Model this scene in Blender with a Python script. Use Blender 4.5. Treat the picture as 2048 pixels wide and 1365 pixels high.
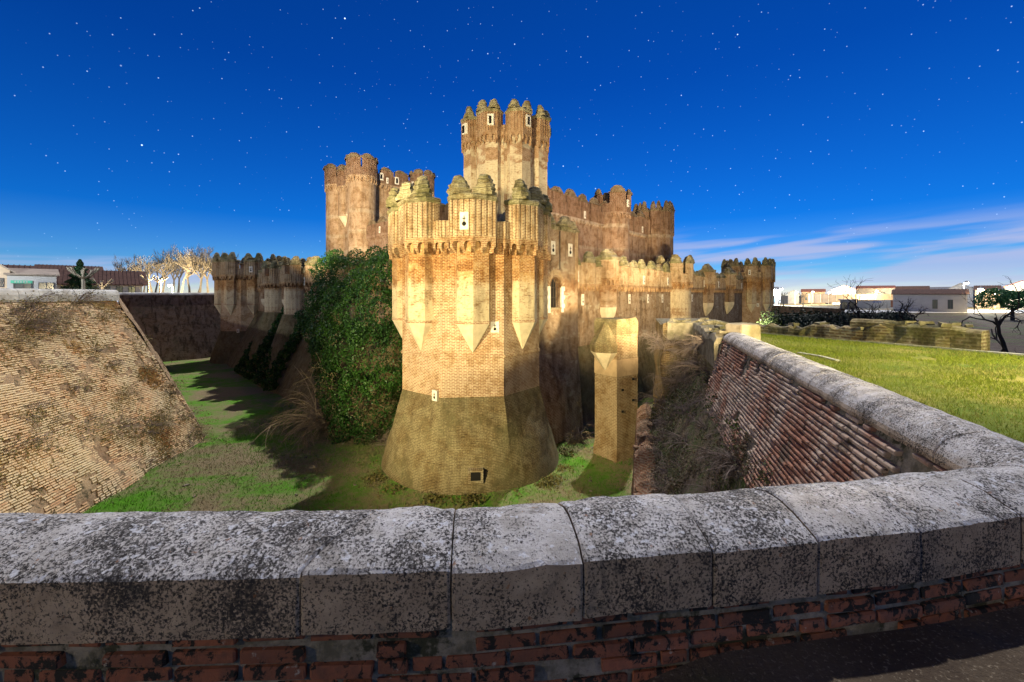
import bpy, bmesh, math, random
import numpy as np
from mathutils import Vector, Matrix, noise as mnoise

# ------------------------------------------------------------------ camera, sky, moon, exposure
SC = bpy.context.scene
for o in list(bpy.data.objects):
    bpy.data.objects.remove(o)
COL = SC.collection
R = math.radians
F = 853.0                      # focal length in photo pixels (2048 wide)
HY = 590.0                     # horizon row of the photo

cam = bpy.data.cameras.new("camera")
cam.sensor_width = 36.0
cam.lens = F / 2048 * 36
cam.shift_y = -(682.5 - HY) / 2048
cam.clip_start = 0.05
cam.clip_end = 5000
camo = bpy.data.objects.new("camera", cam)
COL.objects.link(camo)
camo.location = (0, 0, 0)      # eye height is z = 0, the ground lies about 1.6 m lower
camo.rotation_euler = (R(90), 0, 0)
SC.camera = camo

MOON_AZ = R(24)                # to the right of the view axis (+Y), behind the castle
MOON_EL = R(58)

def build_world():
    w = bpy.data.worlds.new("World")
    SC.world = w
    w.use_nodes = True
    nt = w.node_tree
    for n in list(nt.nodes):
        nt.nodes.remove(n)
    L = nt.links.new
    def N(t, **k):
        n = nt.nodes.new(t)
        for a, b in k.items():
            setattr(n, a, b)
        return n
    def M(op, a, b=None, c=None):
        n = N("ShaderNodeMath", operation=op)
        for i, v in enumerate((a, b, c)):
            if v is None:
                continue
            if isinstance(v, (int, float)):
                n.inputs[i].default_value = v
            else:
                L(v, n.inputs[i])
        return n.outputs[0]
    out = N("ShaderNodeOutputWorld")
    bg = N("ShaderNodeBackground")
    L(bg.outputs[0], out.inputs[0])
    tc = N("ShaderNodeTexCoord")
    sep = N("ShaderNodeSeparateXYZ")
    L(tc.outputs["Generated"], sep.inputs[0])
    X, Y, Z = sep.outputs
    sky = N("ShaderNodeTexSky", sky_type='NISHITA')
    sky.sun_disc = False
    sky.sun_elevation = MOON_EL
    sky.sun_rotation = MOON_AZ
    sky.altitude = 800
    sky.air_density = 1.0
    sky.dust_density = 0.2
    sky.ozone_density = 4.0
    # moonlit air through a cool white balance: the physical sky tinted towards deep blue
    tint = N("ShaderNodeMix", data_type='RGBA', blend_type='MULTIPLY')
    tint.inputs[0].default_value = 1.0
    L(sky.outputs[0], tint.inputs[6])
    elev = M('ARCSINE', Z)
    rm = N("ShaderNodeValToRGB")
    L(M('MULTIPLY', M('MAXIMUM', elev, 0.0), 1 / 1.0), rm.inputs[0])
    cr = rm.color_ramp
    cr.elements[0].position = 0.0
    cr.elements[0].color = SKY_T[0]
    cr.elements[1].position = 1.0
    cr.elements[1].color = SKY_T[3]
    e = cr.elements.new(0.05); e.color = (.22, .55, .94, 1)
    e = cr.elements.new(0.16); e.color = SKY_T[1]
    e = cr.elements.new(0.45); e.color = SKY_T[2]
    L(rm.outputs[0], tint.inputs[7])
    skyS = N("ShaderNodeVectorMath", operation='SCALE')
    L(tint.outputs[2], skyS.inputs[0])
    skyS.inputs[3].default_value = 0.1
    # clouds: long soft streaks low over the horizon
    az = M('ARCTAN2', X, Y)
    cv = N("ShaderNodeCombineXYZ")
    L(M('ADD', M('MULTIPLY', az, 3.0), M('MULTIPLY', elev, 6.0)), cv.inputs[0])
    L(M('SUBTRACT', M('MULTIPLY', elev, 40.0), M('MULTIPLY', az, 3.2)), cv.inputs[1])
    nz = N("ShaderNodeTexNoise")
    nz.inputs["Scale"].default_value = 1.0
    nz.inputs["Detail"].default_value = 3.5
    nz.inputs["Roughness"].default_value = 0.45
    nz.inputs["Distortion"].default_value = 0.25
    L(cv.outputs[0], nz.inputs[0])
    mr = N("ShaderNodeMapRange", interpolation_type='SMOOTHSTEP')
    L(nz.outputs[0], mr.inputs[0])
    mr.inputs[1].default_value = 0.40
    mr.inputs[2].default_value = 0.60
    band = N("ShaderNodeMapRange", interpolation_type='SMOOTHSTEP')
    L(elev, band.inputs[0])
    band.inputs[1].default_value = 0.150
    band.inputs[2].default_value = 0.085
    band2 = N("ShaderNodeMapRange", interpolation_type='SMOOTHSTEP')
    L(elev, band2.inputs[0])
    band2.inputs[1].default_value = 0.0
    band2.inputs[2].default_value = 0.07
    azm = N("ShaderNodeMapRange", interpolation_type='SMOOTHSTEP')
    L(M('ABSOLUTE', M('SUBTRACT', az, 0.95)), azm.inputs[0])
    azm.inputs[1].default_value = 1.0
    azm.inputs[2].default_value = 0.45
    azl = N("ShaderNodeMapRange", interpolation_type='SMOOTHSTEP')
    L(elev, azl.inputs[0])
    azl.inputs[1].default_value = 0.085
    azl.inputs[2].default_value = 0.05
    wide = M('MAXIMUM', M('MULTIPLY', azm.outputs[0], band2.outputs[0]), M('MULTIPLY', azl.outputs[0], 0.8))
    cm = M('MULTIPLY', M('MULTIPLY', mr.outputs[0], band.outputs[0]), wide)
    cl = N("ShaderNodeMix", data_type='RGBA')
    L(M('MULTIPLY', cm, 0.8), cl.inputs[0])
    L(skyS.outputs[0], cl.inputs[6])
    cl.inputs[7].default_value = (0.42, 0.46, 0.70, 1)
    # stars
    def stars(scale, r, lo, gain, seed):
        mp = N("ShaderNodeMapping")
        mp.inputs["Location"].default_value = (seed, seed * 0.7, seed * 1.3)
        mp.inputs["Rotation"].default_value = (0.3 * seed, 0.2, 0.1 * seed)
        mp.inputs["Scale"].default_value = (scale,) * 3
        L(tc.outputs["Generated"], mp.inputs[0])
        v = N("ShaderNodeTexVoronoi")
        v.inputs["Scale"].default_value = 1.0
        L(mp.outputs[0], v.inputs["Vector"])
        d = N("ShaderNodeMapRange", interpolation_type='SMOOTHSTEP')
        L(v.outputs["Distance"], d.inputs[0])
        d.inputs[1].default_value = r * scale
        d.inputs[2].default_value = r * scale * 0.35
        sc = N("ShaderNodeSeparateColor")
        L(v.outputs["Color"], sc.inputs[0])
        b = N("ShaderNodeMapRange")
        L(sc.outputs[0], b.inputs[0])
        b.inputs[1].default_value = lo
        b.inputs[2].default_value = 1.0
        return M('MULTIPLY', M('MULTIPLY', d.outputs[0], M('POWER', b.outputs[0], 1.7)), gain)
    st = M('ADD', stars(90, 0.00115, 0.0, 0.9, 3.1), stars(27, 0.0016, 0.3, 2.6, 7.7))
    fade = N("ShaderNodeMapRange")
    L(elev, fade.inputs[0])
    fade.inputs[1].default_value = 0.02
    fade.inputs[2].default_value = 0.16
    st = M('MULTIPLY', M('MULTIPLY', st, fade.outputs[0]), M('SUBTRACT', 1.0, cm))
    sv = N("ShaderNodeMix", data_type='RGBA', blend_type='ADD')
    sv.inputs[0].default_value = 1.0
    L(cl.outputs[2], sv.inputs[6])
    stc = N("ShaderNodeVectorMath", operation='SCALE')
    stc.inputs[0].default_value = (0.62, 0.82, 1.0)
    L(st, stc.inputs[3])
    L(stc.outputs[0], sv.inputs[7])
    L(sv.outputs[2], bg.inputs[0])
    bg.inputs[1].default_value = 1.0

# tint of the physical sky at elevations 0 / 0.16 / 0.45 / 1.0 rad
SKY_T = [(1.0, 1.0, 1.05, 1), (0.018, 0.33, 0.87, 1), (0.005, 0.205, 0.67, 1), (0.0035, 0.13, 0.43, 1)]
build_world()

moon = bpy.data.lights.new("moon", 'SUN')
moon.energy = 3.1
moon.angle = R(1.0)
moon.color = (1.0, 0.97, 0.93)
mo = bpy.data.objects.new("moon", moon)
COL.objects.link(mo)
mdir = Vector((math.sin(MOON_AZ) * math.cos(MOON_EL), math.cos(MOON_AZ) * math.cos(MOON_EL), math.sin(MOON_EL)))
mo.rotation_euler = mdir.to_track_quat('Z', 'Y').to_euler()
mo.location = mdir * 300

SC.view_settings.view_transform = 'Standard'
SC.view_settings.look = 'None'
SC.view_settings.exposure = 0.2
SC.view_settings.gamma = 1.0
SC.view_settings.use_curve_mapping = False
SC.render.engine = 'CYCLES'
SC.cycles.max_bounces = 5
SC.cycles.diffuse_bounces = 3
SC.cycles.glossy_bounces = 2
SC.cycles.use_denoising = True

# ------------------------------------------------------------------ helpers
rnd = random.Random(7)
FLOOR = -10.8                  # moat floor

def lin(r, g, b):
    f = lambda c: ((c / 255 + 0.055) / 1.055) ** 2.4 if c > 10 else c / 255 / 12.92
    return (f(r), f(g), f(b), 1)

def nz3(x, y, z, s=1.0):
    return mnoise.noise(Vector((x * s, y * s, z * s)))

class MB:
    """collects faces; build() links them as one mesh object"""
    def __init__(self):
        self.v = []; self.f = []; self.m = []; self.mat = 0
    def vert(self, p):
        self.v.append(tuple(p)); return len(self.v) - 1
    def face(self, pts):
        i = len(self.v)
        self.v.extend(tuple(p) for p in pts)
        self.f.append(tuple(range(i, i + len(pts)))); self.m.append(self.mat)
    def loft(self, rings, closed=True, cap0=False, cap1=False):
        n = len(rings[0]); b = len(self.v)
        for r in rings:
            self.v.extend(tuple(p) for p in r)
        for k in range(len(rings) - 1):
            for i in range(n if closed else n - 1):
                j = (i + 1) % n
                self.f.append((b + k * n + i, b + k * n + j, b + (k + 1) * n + j, b + (k + 1) * n + i)); self.m.append(self.mat)
        if cap0:
            self.f.append(tuple(b + i for i in reversed(range(n)))); self.m.append(self.mat)
        if cap1:
            self.f.append(tuple(b + (len(rings) - 1) * n + i for i in range(n))); self.m.append(self.mat)
    def prism(self, poly, z0, z1, top=True, bot=False):
        self.loft([[(x, y, z0) for x, y in poly], [(x, y, z1) for x, y in poly]], True, bot, top)
    def box(self, c, s, rz=0.0, tz=0.0):
        hx, hy, hz = s[0] / 2, s[1] / 2, s[2] / 2
        ca, sa = math.cos(rz), math.sin(rz)
        p = []
        for dz in (-hz, hz):
            for dx, dy in ((-hx, -hy), (hx, -hy), (hx, hy), (-hx, hy)):
                p.append((c[0] + dx * ca - dy * sa, c[1] + dx * sa + dy * ca, c[2] + dz))
        b = len(self.v); self.v += p
        for q in ((3, 2, 1, 0), (4, 5, 6, 7), (0, 1, 5, 4), (1, 2, 6, 5), (2, 3, 7, 6), (3, 0, 4, 7)):
            self.f.append(tuple(b + i for i in q)); self.m.append(self.mat)
    def tube(self, pts, rad, sides=5, cap=True):
        rings = []
        for i, p in enumerate(pts):
            p = Vector(p)
            d = (Vector(pts[min(i + 1, len(pts) - 1)]) - Vector(pts[max(i - 1, 0)]))
            if d.length < 1e-6: d = Vector((0, 0, 1))
            d.normalize()
            a = d.orthogonal().normalized(); b = d.cross(a)
            r = rad[i] if isinstance(rad, (list, tuple)) else rad
            rings.append([p + (a * math.cos(t) + b * math.sin(t)) * r for t in [2 * math.pi * k / sides for k in range(sides)]])
        self.loft(rings, True, cap, cap)
    def build(self, name, mats, parent=None, smooth=False, uv=True, origin=None):
        me = bpy.data.meshes.new(name)
        oz = origin or (0, 0, 0)
        V = np.array(self.v, dtype=np.float64).reshape(-1, 3) - np.array(oz)
        me.from_pydata(V.tolist(), [], self.f)
        if not isinstance(mats, (list, tuple)): mats = [mats]
        for m in mats: me.materials.append(m)
        if len(mats) > 1: me.polygons.foreach_set("material_index", self.m)
        if uv: auto_uv(me)
        if smooth: me.polygons.foreach_set("use_smooth", [True] * len(me.polygons))
        me.update()
        o = bpy.data.objects.new(name, me)
        COL.objects.link(o)
        if parent is not None: o.parent = parent
        return o

def auto_uv(me):
    """u along the face's level direction, v up its slope, both in metres"""
    n = len(me.loops)
    if n == 0: return
    np_ = len(me.polygons)
    nor = np.zeros(np_ * 3); me.polygons.foreach_get("normal", nor); nor = nor.reshape(-1, 3)
    tot = np.zeros(np_, dtype=np.int32); me.polygons.foreach_get("loop_total", tot)
    lv = np.zeros(n, dtype=np.int32); me.loops.foreach_get("vertex_index", lv)
    co = np.zeros(len(me.vertices) * 3); me.vertices.foreach_get("co", co); co = co.reshape(-1, 3)
    pl = np.repeat(np.arange(np_), tot)
    N_ = nor[pl]; P = co[lv]
    h = np.hypot(N_[:, 0], N_[:, 1])
    flat = h < 0.35
    hs = np.where(h < 1e-6, 1, h)
    u = (-N_[:, 1] * P[:, 0] + N_[:, 0] * P[:, 1]) / hs
    v = P[:, 2] / np.where(flat, 1, h)
    u = np.where(flat, P[:, 0], u); v = np.where(flat, P[:, 1], v)
    lay = me.uv_layers.new(name="UVMap")
    lay.data.foreach_set("uv", np.stack([u, v], 1).ravel().astype(np.float32))

def thing(name, label, cat, loc=(0, 0, 0), rz=0.0, group=None):
    o = bpy.data.objects.new(name, None)
    COL.objects.link(o)
    o.empty_display_size = 0.3
    o.location = loc; o.rotation_euler = (0, 0, rz)
    o["label"] = label; o["category"] = cat
    if group: o["group"] = group
    return o

def tag(o, label, cat, group=None):
    o["label"] = label; o["category"] = cat
    if group: o["group"] = group
    return o

def struct(o):
    o["kind"] = "structure"; return o

def stuff(o):
    o["kind"] = "stuff"; return o

def part_copy(src, parent, loc=None, rot=None, scale=None, name=None):
    c = src.copy()
    COL.objects.link(c)
    c.parent = parent
    if name: c.name = name
    if loc is not None: c.location = loc
    if rot is not None: c.rotation_euler = rot
    if scale is not None: c.scale = scale
    return c

def copy_tree(root, loc, rz, label, name=None, group=None, scale=None):
    r = root.copy(); COL.objects.link(r)
    if name: r.name = name
    r.location = loc; r.rotation_euler = (0, 0, rz); r["label"] = label
    if scale: r.scale = scale
    if group: r["group"] = group
    for ch in root.children:
        c = ch.copy(); COL.objects.link(c); c.parent = r
        for g in ch.children:
            d = g.copy(); COL.objects.link(d); d.parent = c
    return r

# ------------------------------------------------------------------ materials
class NG:
    def __init__(self, name):
        self.mat = bpy.data.materials.new(name)
        self.mat.use_nodes = True
        self.nt = self.mat.node_tree
        self.b = self.nt.nodes["Principled BSDF"]
        self.b.inputs["Roughness"].default_value = 0.9
        self.b.inputs["Specular IOR Level"].default_value = 0.2
        self.L = self.nt.links.new
    def n(self, t, **k):
        x = self.nt.nodes.new(t)
        for a, b in k.items(): setattr(x, a, b)
        return x
    def set(self, sock, v):
        if v is None: return
        if isinstance(v, bpy.types.NodeSocket): self.L(v, sock)
        elif isinstance(v, (tuple, list)) and sock.type == 'RGBA' and len(v) == 3: sock.default_value = (*v, 1)
        else: sock.default_value = v
    def pos(self):
        return self.n("ShaderNodeNewGeometry").outputs["Position"]
    def uv(self):
        return self.n("ShaderNodeTexCoord").outputs["UV"]
    def obj(self):
        return self.n("ShaderNodeTexCoord").outputs["Object"]
    def mapv(self, vec, scale=(1, 1, 1), loc=(0, 0, 0)):
        m = self.n("ShaderNodeMapping")
        self.L(vec, m.inputs[0]); m.inputs["Scale"].default_value = scale; m.inputs["Location"].default_value = loc
        return m.outputs[0]
    def noise(self, vec, scale=1.0, detail=4.0, rough=0.55, dist=0.0):
        x = self.n("ShaderNodeTexNoise")
        self.L(vec, x.inputs[0]); x.inputs["Scale"].default_value = scale
        x.inputs["Detail"].default_value = detail; x.inputs["Roughness"].default_value = rough
        x.inputs["Distortion"].default_value = dist
        return x.outputs[0]
    def rng(self, v, a, b, c=0.0, d=1.0, smooth=True):
        x = self.n("ShaderNodeMapRange")
        if smooth: x.interpolation_type = 'SMOOTHSTEP'
        self.set(x.inputs[0], v)
        for i, q in enumerate((a, b, c, d)): x.inputs[i + 1].default_value = q
        return x.outputs[0]
    def math(self, op, a, b=None):
        x = self.n("ShaderNodeMath", operation=op)
        self.set(x.inputs[0], a); self.set(x.inputs[1], b)
        return x.outputs[0]
    def mix(self, f, a, b, mode='MIX'):
        x = self.n("ShaderNodeMix", data_type='RGBA', blend_type=mode)
        self.set(x.inputs[0], f); self.set(x.inputs[6], a); self.set(x.inputs[7], b)
        return x.outputs[2]
    def z(self, vec, axis=2):
        s = self.n("ShaderNodeSeparateXYZ"); self.L(vec, s.inputs[0]); return s.outputs[axis]
    def bump(self, h, strength=0.5, dist=0.02, base=None):
        x = self.n("ShaderNodeBump")
        x.inputs["Strength"].default_value = strength; x.inputs["Distance"].default_value = dist
        self.L(h, x.inputs["Height"])
        if base is not None: self.L(base, x.inputs["Normal"])
        return x.outputs[0]
    def done(self, col, normal=None, rough=None):
        self.set(self.b.inputs["Base Color"], col)
        if normal is not None: self.L(normal, self.b.inputs["Normal"])
        if rough is not None: self.set(self.b.inputs["Roughness"], rough)
        return self.mat

def brick_mat(name, c1, c2, mortar, row=0.1, width=0.32, ms=0.032, plaster=None, plz=None, moss=None, mossr=(0.5, 0.7), stain=0.5,
              rust=None, bands=None, bump=0.6, smear=0.5, erode=True):
    g = NG(name)
    P = g.pos()
    uvw = g.uv()
    wob = g.n("ShaderNodeVectorMath", operation='MULTIPLY_ADD')
    nc = g.n("ShaderNodeTexNoise"); nc.inputs["Scale"].default_value = 1.3; nc.inputs["Detail"].default_value = 3
    g.L(P, nc.inputs[0])
    g.L(nc.outputs["Color"], wob.inputs[0]); wob.inputs[1].default_value = (0.05, 0.06, 0); g.L(uvw, wob.inputs[2])
    bt = g.n("ShaderNodeTexBrick")
    g.L(wob.outputs[0], bt.inputs[0])
    bt.inputs["Color1"].default_value = (*c1, 1); bt.inputs["Color2"].default_value = (*c2, 1); bt.inputs["Mortar"].default_value = (*mortar, 1)
    bt.inputs["Scale"].default_value = 1; bt.inputs["Mortar Size"].default_value = ms; bt.inputs["Mortar Smooth"].default_value = 0.25
    bt.inputs["Bias"].default_value = -0.1; bt.inputs["Brick Width"].default_value = width; bt.inputs["Row Height"].default_value = row
    col = bt.outputs[0]
    fine = g.noise(P, 9.0, 5, 0.65)
    big = g.noise(P, 0.45, 5, 0.6)
    mid = g.noise(P, 2.2, 5, 0.62, 0.6)
    # patches where mortar smears over the bricks
    sm = g.rng(g.noise(g.mapv(uvw, (0.7, 2.6, 1)), 1.6, 4, 0.7), 0.52, 0.74, 0, smear)
    er = g.rng(g.noise(g.mapv(uvw, (2.2, 6.0, 1)), 1.3, 5, 0.7), 0.60, 0.70, 0, 0.75)
    col = g.mix(sm, col, tuple(x * 0.85 for x in mortar))
    if erode: col = g.mix(er, col, tuple(x * 0.35 for x in c2))
    if bands:
        bz = g.z(P)
        for (z0, z1, c, a) in bands:
            m = g.math('MULTIPLY', g.rng(bz, z0 - .12, z0 + .12), g.rng(bz, z1 + .12, z1 - .12))
            m = g.math('MULTIPLY', m, g.rng(fine, 0.3, 0.55, a * .5, a))
            col = g.mix(m, col, c)
    col = g.mix(g.rng(g.noise(P, 1.1, 6, 0.7), 0.42, 0.62), col, g.mix(1.0, col, (0.74, 0.65, 0.54), 'MULTIPLY'))
    col = g.mix(g.rng(g.noise(g.mapv(uvw, (1.2, 3.0, 1)), 2.5, 4, 0.6), 0.55, 0.66, 0, 0.6), col, mortar)
    hgt = g.math('SUBTRACT', 1.0, bt.outputs["Fac"])
    if plaster:
        lo, hi, pc = plaster
        pn = g.noise(g.mapv(uvw, (0.5, 1.1, 1)), 0.9, 7, 0.62)
        if plz:
            zz = g.z(P)
            pn = g.math('ADD', pn, g.math('ADD', g.rng(zz, plz[0], plz[1], plz[2], 0.0), 0.0))
        pm = g.rng(pn, lo, hi)
        # holes in the plaster follow the courses
        hole = g.rng(g.noise(g.mapv(uvw, (3.2, 10, 1)), 1.0, 4, 0.6), 0.56, 0.61)
        pm = g.math('MULTIPLY', pm, g.math('SUBTRACT', 1.0, g.math('MULTIPLY', hole, 0.8)))
        pcol = g.mix(g.rng(fine, 0.3, 0.7), tuple(x * 0.86 for x in pc), pc)
        col = g.mix(pm, col, pcol)
        hgt = g.mix(pm, hgt, (1.3, 1.3, 1.3))
    if rust:
        rc, z0, z1, z2, z3 = rust
        zz = g.math('ADD', g.z(P), g.math('MULTIPLY', g.math('SUBTRACT', mid, 0.5), 2.2))
        m = g.math('MULTIPLY', g.rng(zz, z0, z1), g.rng(zz, z3, z2))
        col = g.mix(g.math('MULTIPLY', m, g.rng(fine, 0.25, 0.6, 0.35, 0.95)), col, rc, 'MULTIPLY')
    if moss:
        mm = g.rng(g.math('ADD', g.math('MULTIPLY', big, 0.65), g.math('MULTIPLY', mid, 0.35)), mossr[0], mossr[1])
        mm = g.math('MULTIPLY', mm, g.rng(fine, 0.25, 0.6, 0.4, 1.0))
        col = g.mix(mm, col, moss)
    if stain:
        # water streaks and soot, with their own shapes
        sn = g.noise(g.mapv(P, (1.6, 1.6, 0.28)), 1.0, 6, 0.62)
        col = g.mix(g.rng(sn, 0.47, 0.68, 0, stain), col, (0.20, 0.15, 0.11), 'MULTIPLY')
        col = g.mix(g.rng(mid, 0.52, 0.68, 0, stain * 0.8), col, (0.36, 0.29, 0.20), 'MULTIPLY')
        spots = g.rng(g.noise(P, 4.5, 6, 0.7, 0.5), 0.60, 0.68, 0, stain)
        col = g.mix(spots, col, (0.28, 0.22, 0.15), 'MULTIPLY')
    col = g.mix(g.rng(fine, 0.25, 0.75), col, g.mix(1.0, col, (0.72, 0.70, 0.66), 'MULTIPLY'))
    nm = g.bump(hgt, bump, 0.03)
    nm = g.bump(fine, 0.4, 0.03, nm)
    return g.done(col, nm, 0.92)

def plain_mat(name, col, var=0.25, scale=3.0, rough=0.9, bump=0.3, bd=0.02, spec=0.2, col2=None):
    g = NG(name)
    P = g.obj()
    a = g.noise(P, scale, 5, 0.6)
    c2 = col2 or tuple(x * (1 - var) for x in col)
    c = g.mix(g.rng(a, 0.35, 0.65), col, c2)
    g.b.inputs["Specular IOR Level"].default_value = spec
    return g.done(c, g.bump(g.noise(P, scale * 6, 4, 0.6), bump, bd), rough)

B1 = (0.27, 0.115, 0.058); B2 = (0.20, 0.085, 0.045); MO = (0.60, 0.48, 0.30)
PLA = (0.60, 0.49, 0.31)
M = {}
M['tower'] = brick_mat("castle_brick", B1, B2, MO, row=.086, width=.27, ms=.027, plaster=(0.57, 0.64, PLA), stain=0.55, rust=((0.80, 0.55, 0.31), 0.0, 1.2, 3.0, 3.6))
M['tower_low'] = brick_mat("castle_brick_clean", (0.32, 0.15, 0.085), (0.26, 0.12, 0.07), (0.60, 0.47, 0.31), row=.086, width=.27, ms=.027, plaster=None, stain=0.3, smear=.3)
M['pilaster'] = brick_mat("plastered_brick", B1, B2, MO, row=.086, width=.27, ms=.027, plaster=(0.48, 0.56, PLA), plz=(0.0, 1.6, 0.10), stain=0.45, rust=((0.80, 0.55, 0.31), 0.2, 1.3, 3.0, 3.6))
M['pendant'] = plain_mat("pendant_plaster", (0.58, 0.48, 0.32), 0.25, 1.6, 0.9, 0.4, .04)
M['talus'] = brick_mat("mossy_brick", (0.15, 0.115, 0.06), (0.11, 0.085, 0.045), (0.27, 0.225, 0.125), row=0.078, width=.28, ms=0.024, moss=(0.15, 0.135, 0.065), mossr=(0.45, 0.64), stain=0.38, bump=1.0)
M['flute'] = brick_mat("fluted_brick", (0.29, 0.135, 0.07), (0.22, 0.10, 0.055), MO, row=.086, width=.27, ms=.027, stain=0.4, moss=(0.22, 0.19, 0.09), mossr=(0.55, 0.72))
M['arcade'] = brick_mat("arcade_brick", (0.36, 0.16, 0.075), (0.26, 0.11, 0.05), (0.5, 0.36, 0.2), stain=0.5)
M['cap'] = brick_mat("mossy_cap", (0.26, 0.22, 0.12), (0.22, 0.19, 0.11), (0.40, 0.36, 0.22), ms=0.03, moss=(0.17, 0.165, 0.07), mossr=(0.46, 0.62), stain=0.6)
M['wall'] = brick_mat("curtain_brick", (0.26, 0.135, 0.08), (0.20, 0.10, 0.06), (0.42, 0.33, 0.22), plaster=(0.57, 0.63, (0.48, 0.40, 0.28)), stain=0.6, rust=((0.80, 0.60, 0.42), -0.2, 0.6, 1.0, 1.6))
M['inner'] = brick_mat("inner_brick", (0.24, 0.125, 0.08), (0.18, 0.09, 0.06), (0.33, 0.24, 0.165), plaster=None, stain=0.5,
                       bands=[(9.2, 9.7, (0.42, 0.35, 0.26), 0.8), (6.0, 6.4, (0.36, 0.3, 0.22), 0.6), (4.0, 4.4, (0.36, 0.3, 0.22), 0.5)])
M['keep'] = brick_mat("keep_brick", (0.33, 0.19, 0.115), (0.26, 0.145, 0.085), (0.44, 0.33, 0.21), plaster=None, stain=0.45,
                      bands=[(12.6, 13.2, (0.45, 0.37, 0.26), 0.75), (9.4, 10.0, (0.45, 0.37, 0.26), 0.75), (6.6, 7.4, (0.45, 0.37, 0.26), 0.8)])
M['highturret'] = brick_mat("high_tower_brick", (0.30, 0.14, 0.075), (0.24, 0.11, 0.06), (0.46, 0.34, 0.22), plaster=(0.50, 0.58, (0.56, 0.47, 0.32)), plz=(12.4, 13.6, 0.10), stain=0.35)
M['plaque'] = plain_mat("pale_limestone", (0.68, 0.63, 0.52), 0.2, 4.0)
M['hole'] = plain_mat("painted_opening_dark", (0.012, 0.011, 0.010), 0.1, 1, 1.0, 0)  # near-black colour stands in for the shade inside openings
M['ruin'] = brick_mat("ruin_brick", (0.24, 0.17, 0.10), (0.19, 0.14, 0.085), (0.38, 0.33, 0.22), moss=(0.20, 0.19, 0.08), mossr=(0.45, 0.6), stain=0.6, bump=1.0)
M['pier'] = brick_mat("pier_brick", (0.23, 0.14, 0.078), (0.18, 0.11, 0.06), (0.36, 0.28, 0.17), stain=0.25)
M['darkwall'] = brick_mat("weathered_dark_brick", (0.20, 0.12, 0.09), (0.15, 0.085, 0.065), (0.24, 0.19, 0.155), stain=0.9, moss=(0.13, 0.12, 0.09), mossr=(0.5, 0.66), bump=1.0)
# ------------------------------------------------------------------ fortification builders
ORI = (0, 0, FLOOR)

def flute(poly, sp=0.30, depth=0.07, ratio=0.55, closed=True):
    """outline with vertical ribs; poly runs counter-clockwise (outside on the right)"""
    out = []
    n = len(poly)
    for i in range(n if closed else n - 1):
        a = Vector(poly[i]); b = Vector(poly[(i + 1) % n])
        e = b - a; L = e.length
        if L < 1e-5: continue
        e /= L
        nn = Vector((e.y, -e.x))
        k = max(1, round(L / sp)); s = L / k
        out.append(tuple(a))
        if L < sp * 0.8: continue
        for q in range(k):
            u0 = q * s + s * ratio / 2 + s * 0.5 * (1 - ratio) * 0
            u1 = (q + 1) * s - s * ratio / 2
            out.append(tuple(a + e * u0)); out.append(tuple(a + e * (u0 + .015) - nn * depth))
            out.append(tuple(a + e * (u1 - .015) - nn * depth)); out.append(tuple(a + e * u1))
    if not closed: out.append(tuple(poly[-1]))
    return out

def inset(poly, d, closed=True):
    """offset an outline inwards (to the left of its direction)"""
    out = []; n = len(poly)
    for i in range(n):
        p = Vector(poly[i])
        a = Vector(poly[i - 1]) if (closed or i > 0) else None
        b = Vector(poly[(i + 1) % n]) if (closed or i < n - 1) else None
        ns = []
        for (s, t) in ((a, p), (p, b)):
            if s is None or t is None: continue
            e = t - s
            if e.length < 1e-6: continue
            e.normalize(); ns.append(Vector((-e.y, e.x)))
        if not ns: out.append(tuple(p)); continue
        m = sum(ns, Vector((0, 0)))
        if m.length < 1e-6: m = ns[0]
        m.normalize()
        c = max(0.45, m.dot(ns[0]))
        out.append(tuple(p + m * d / c))
    return out

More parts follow.
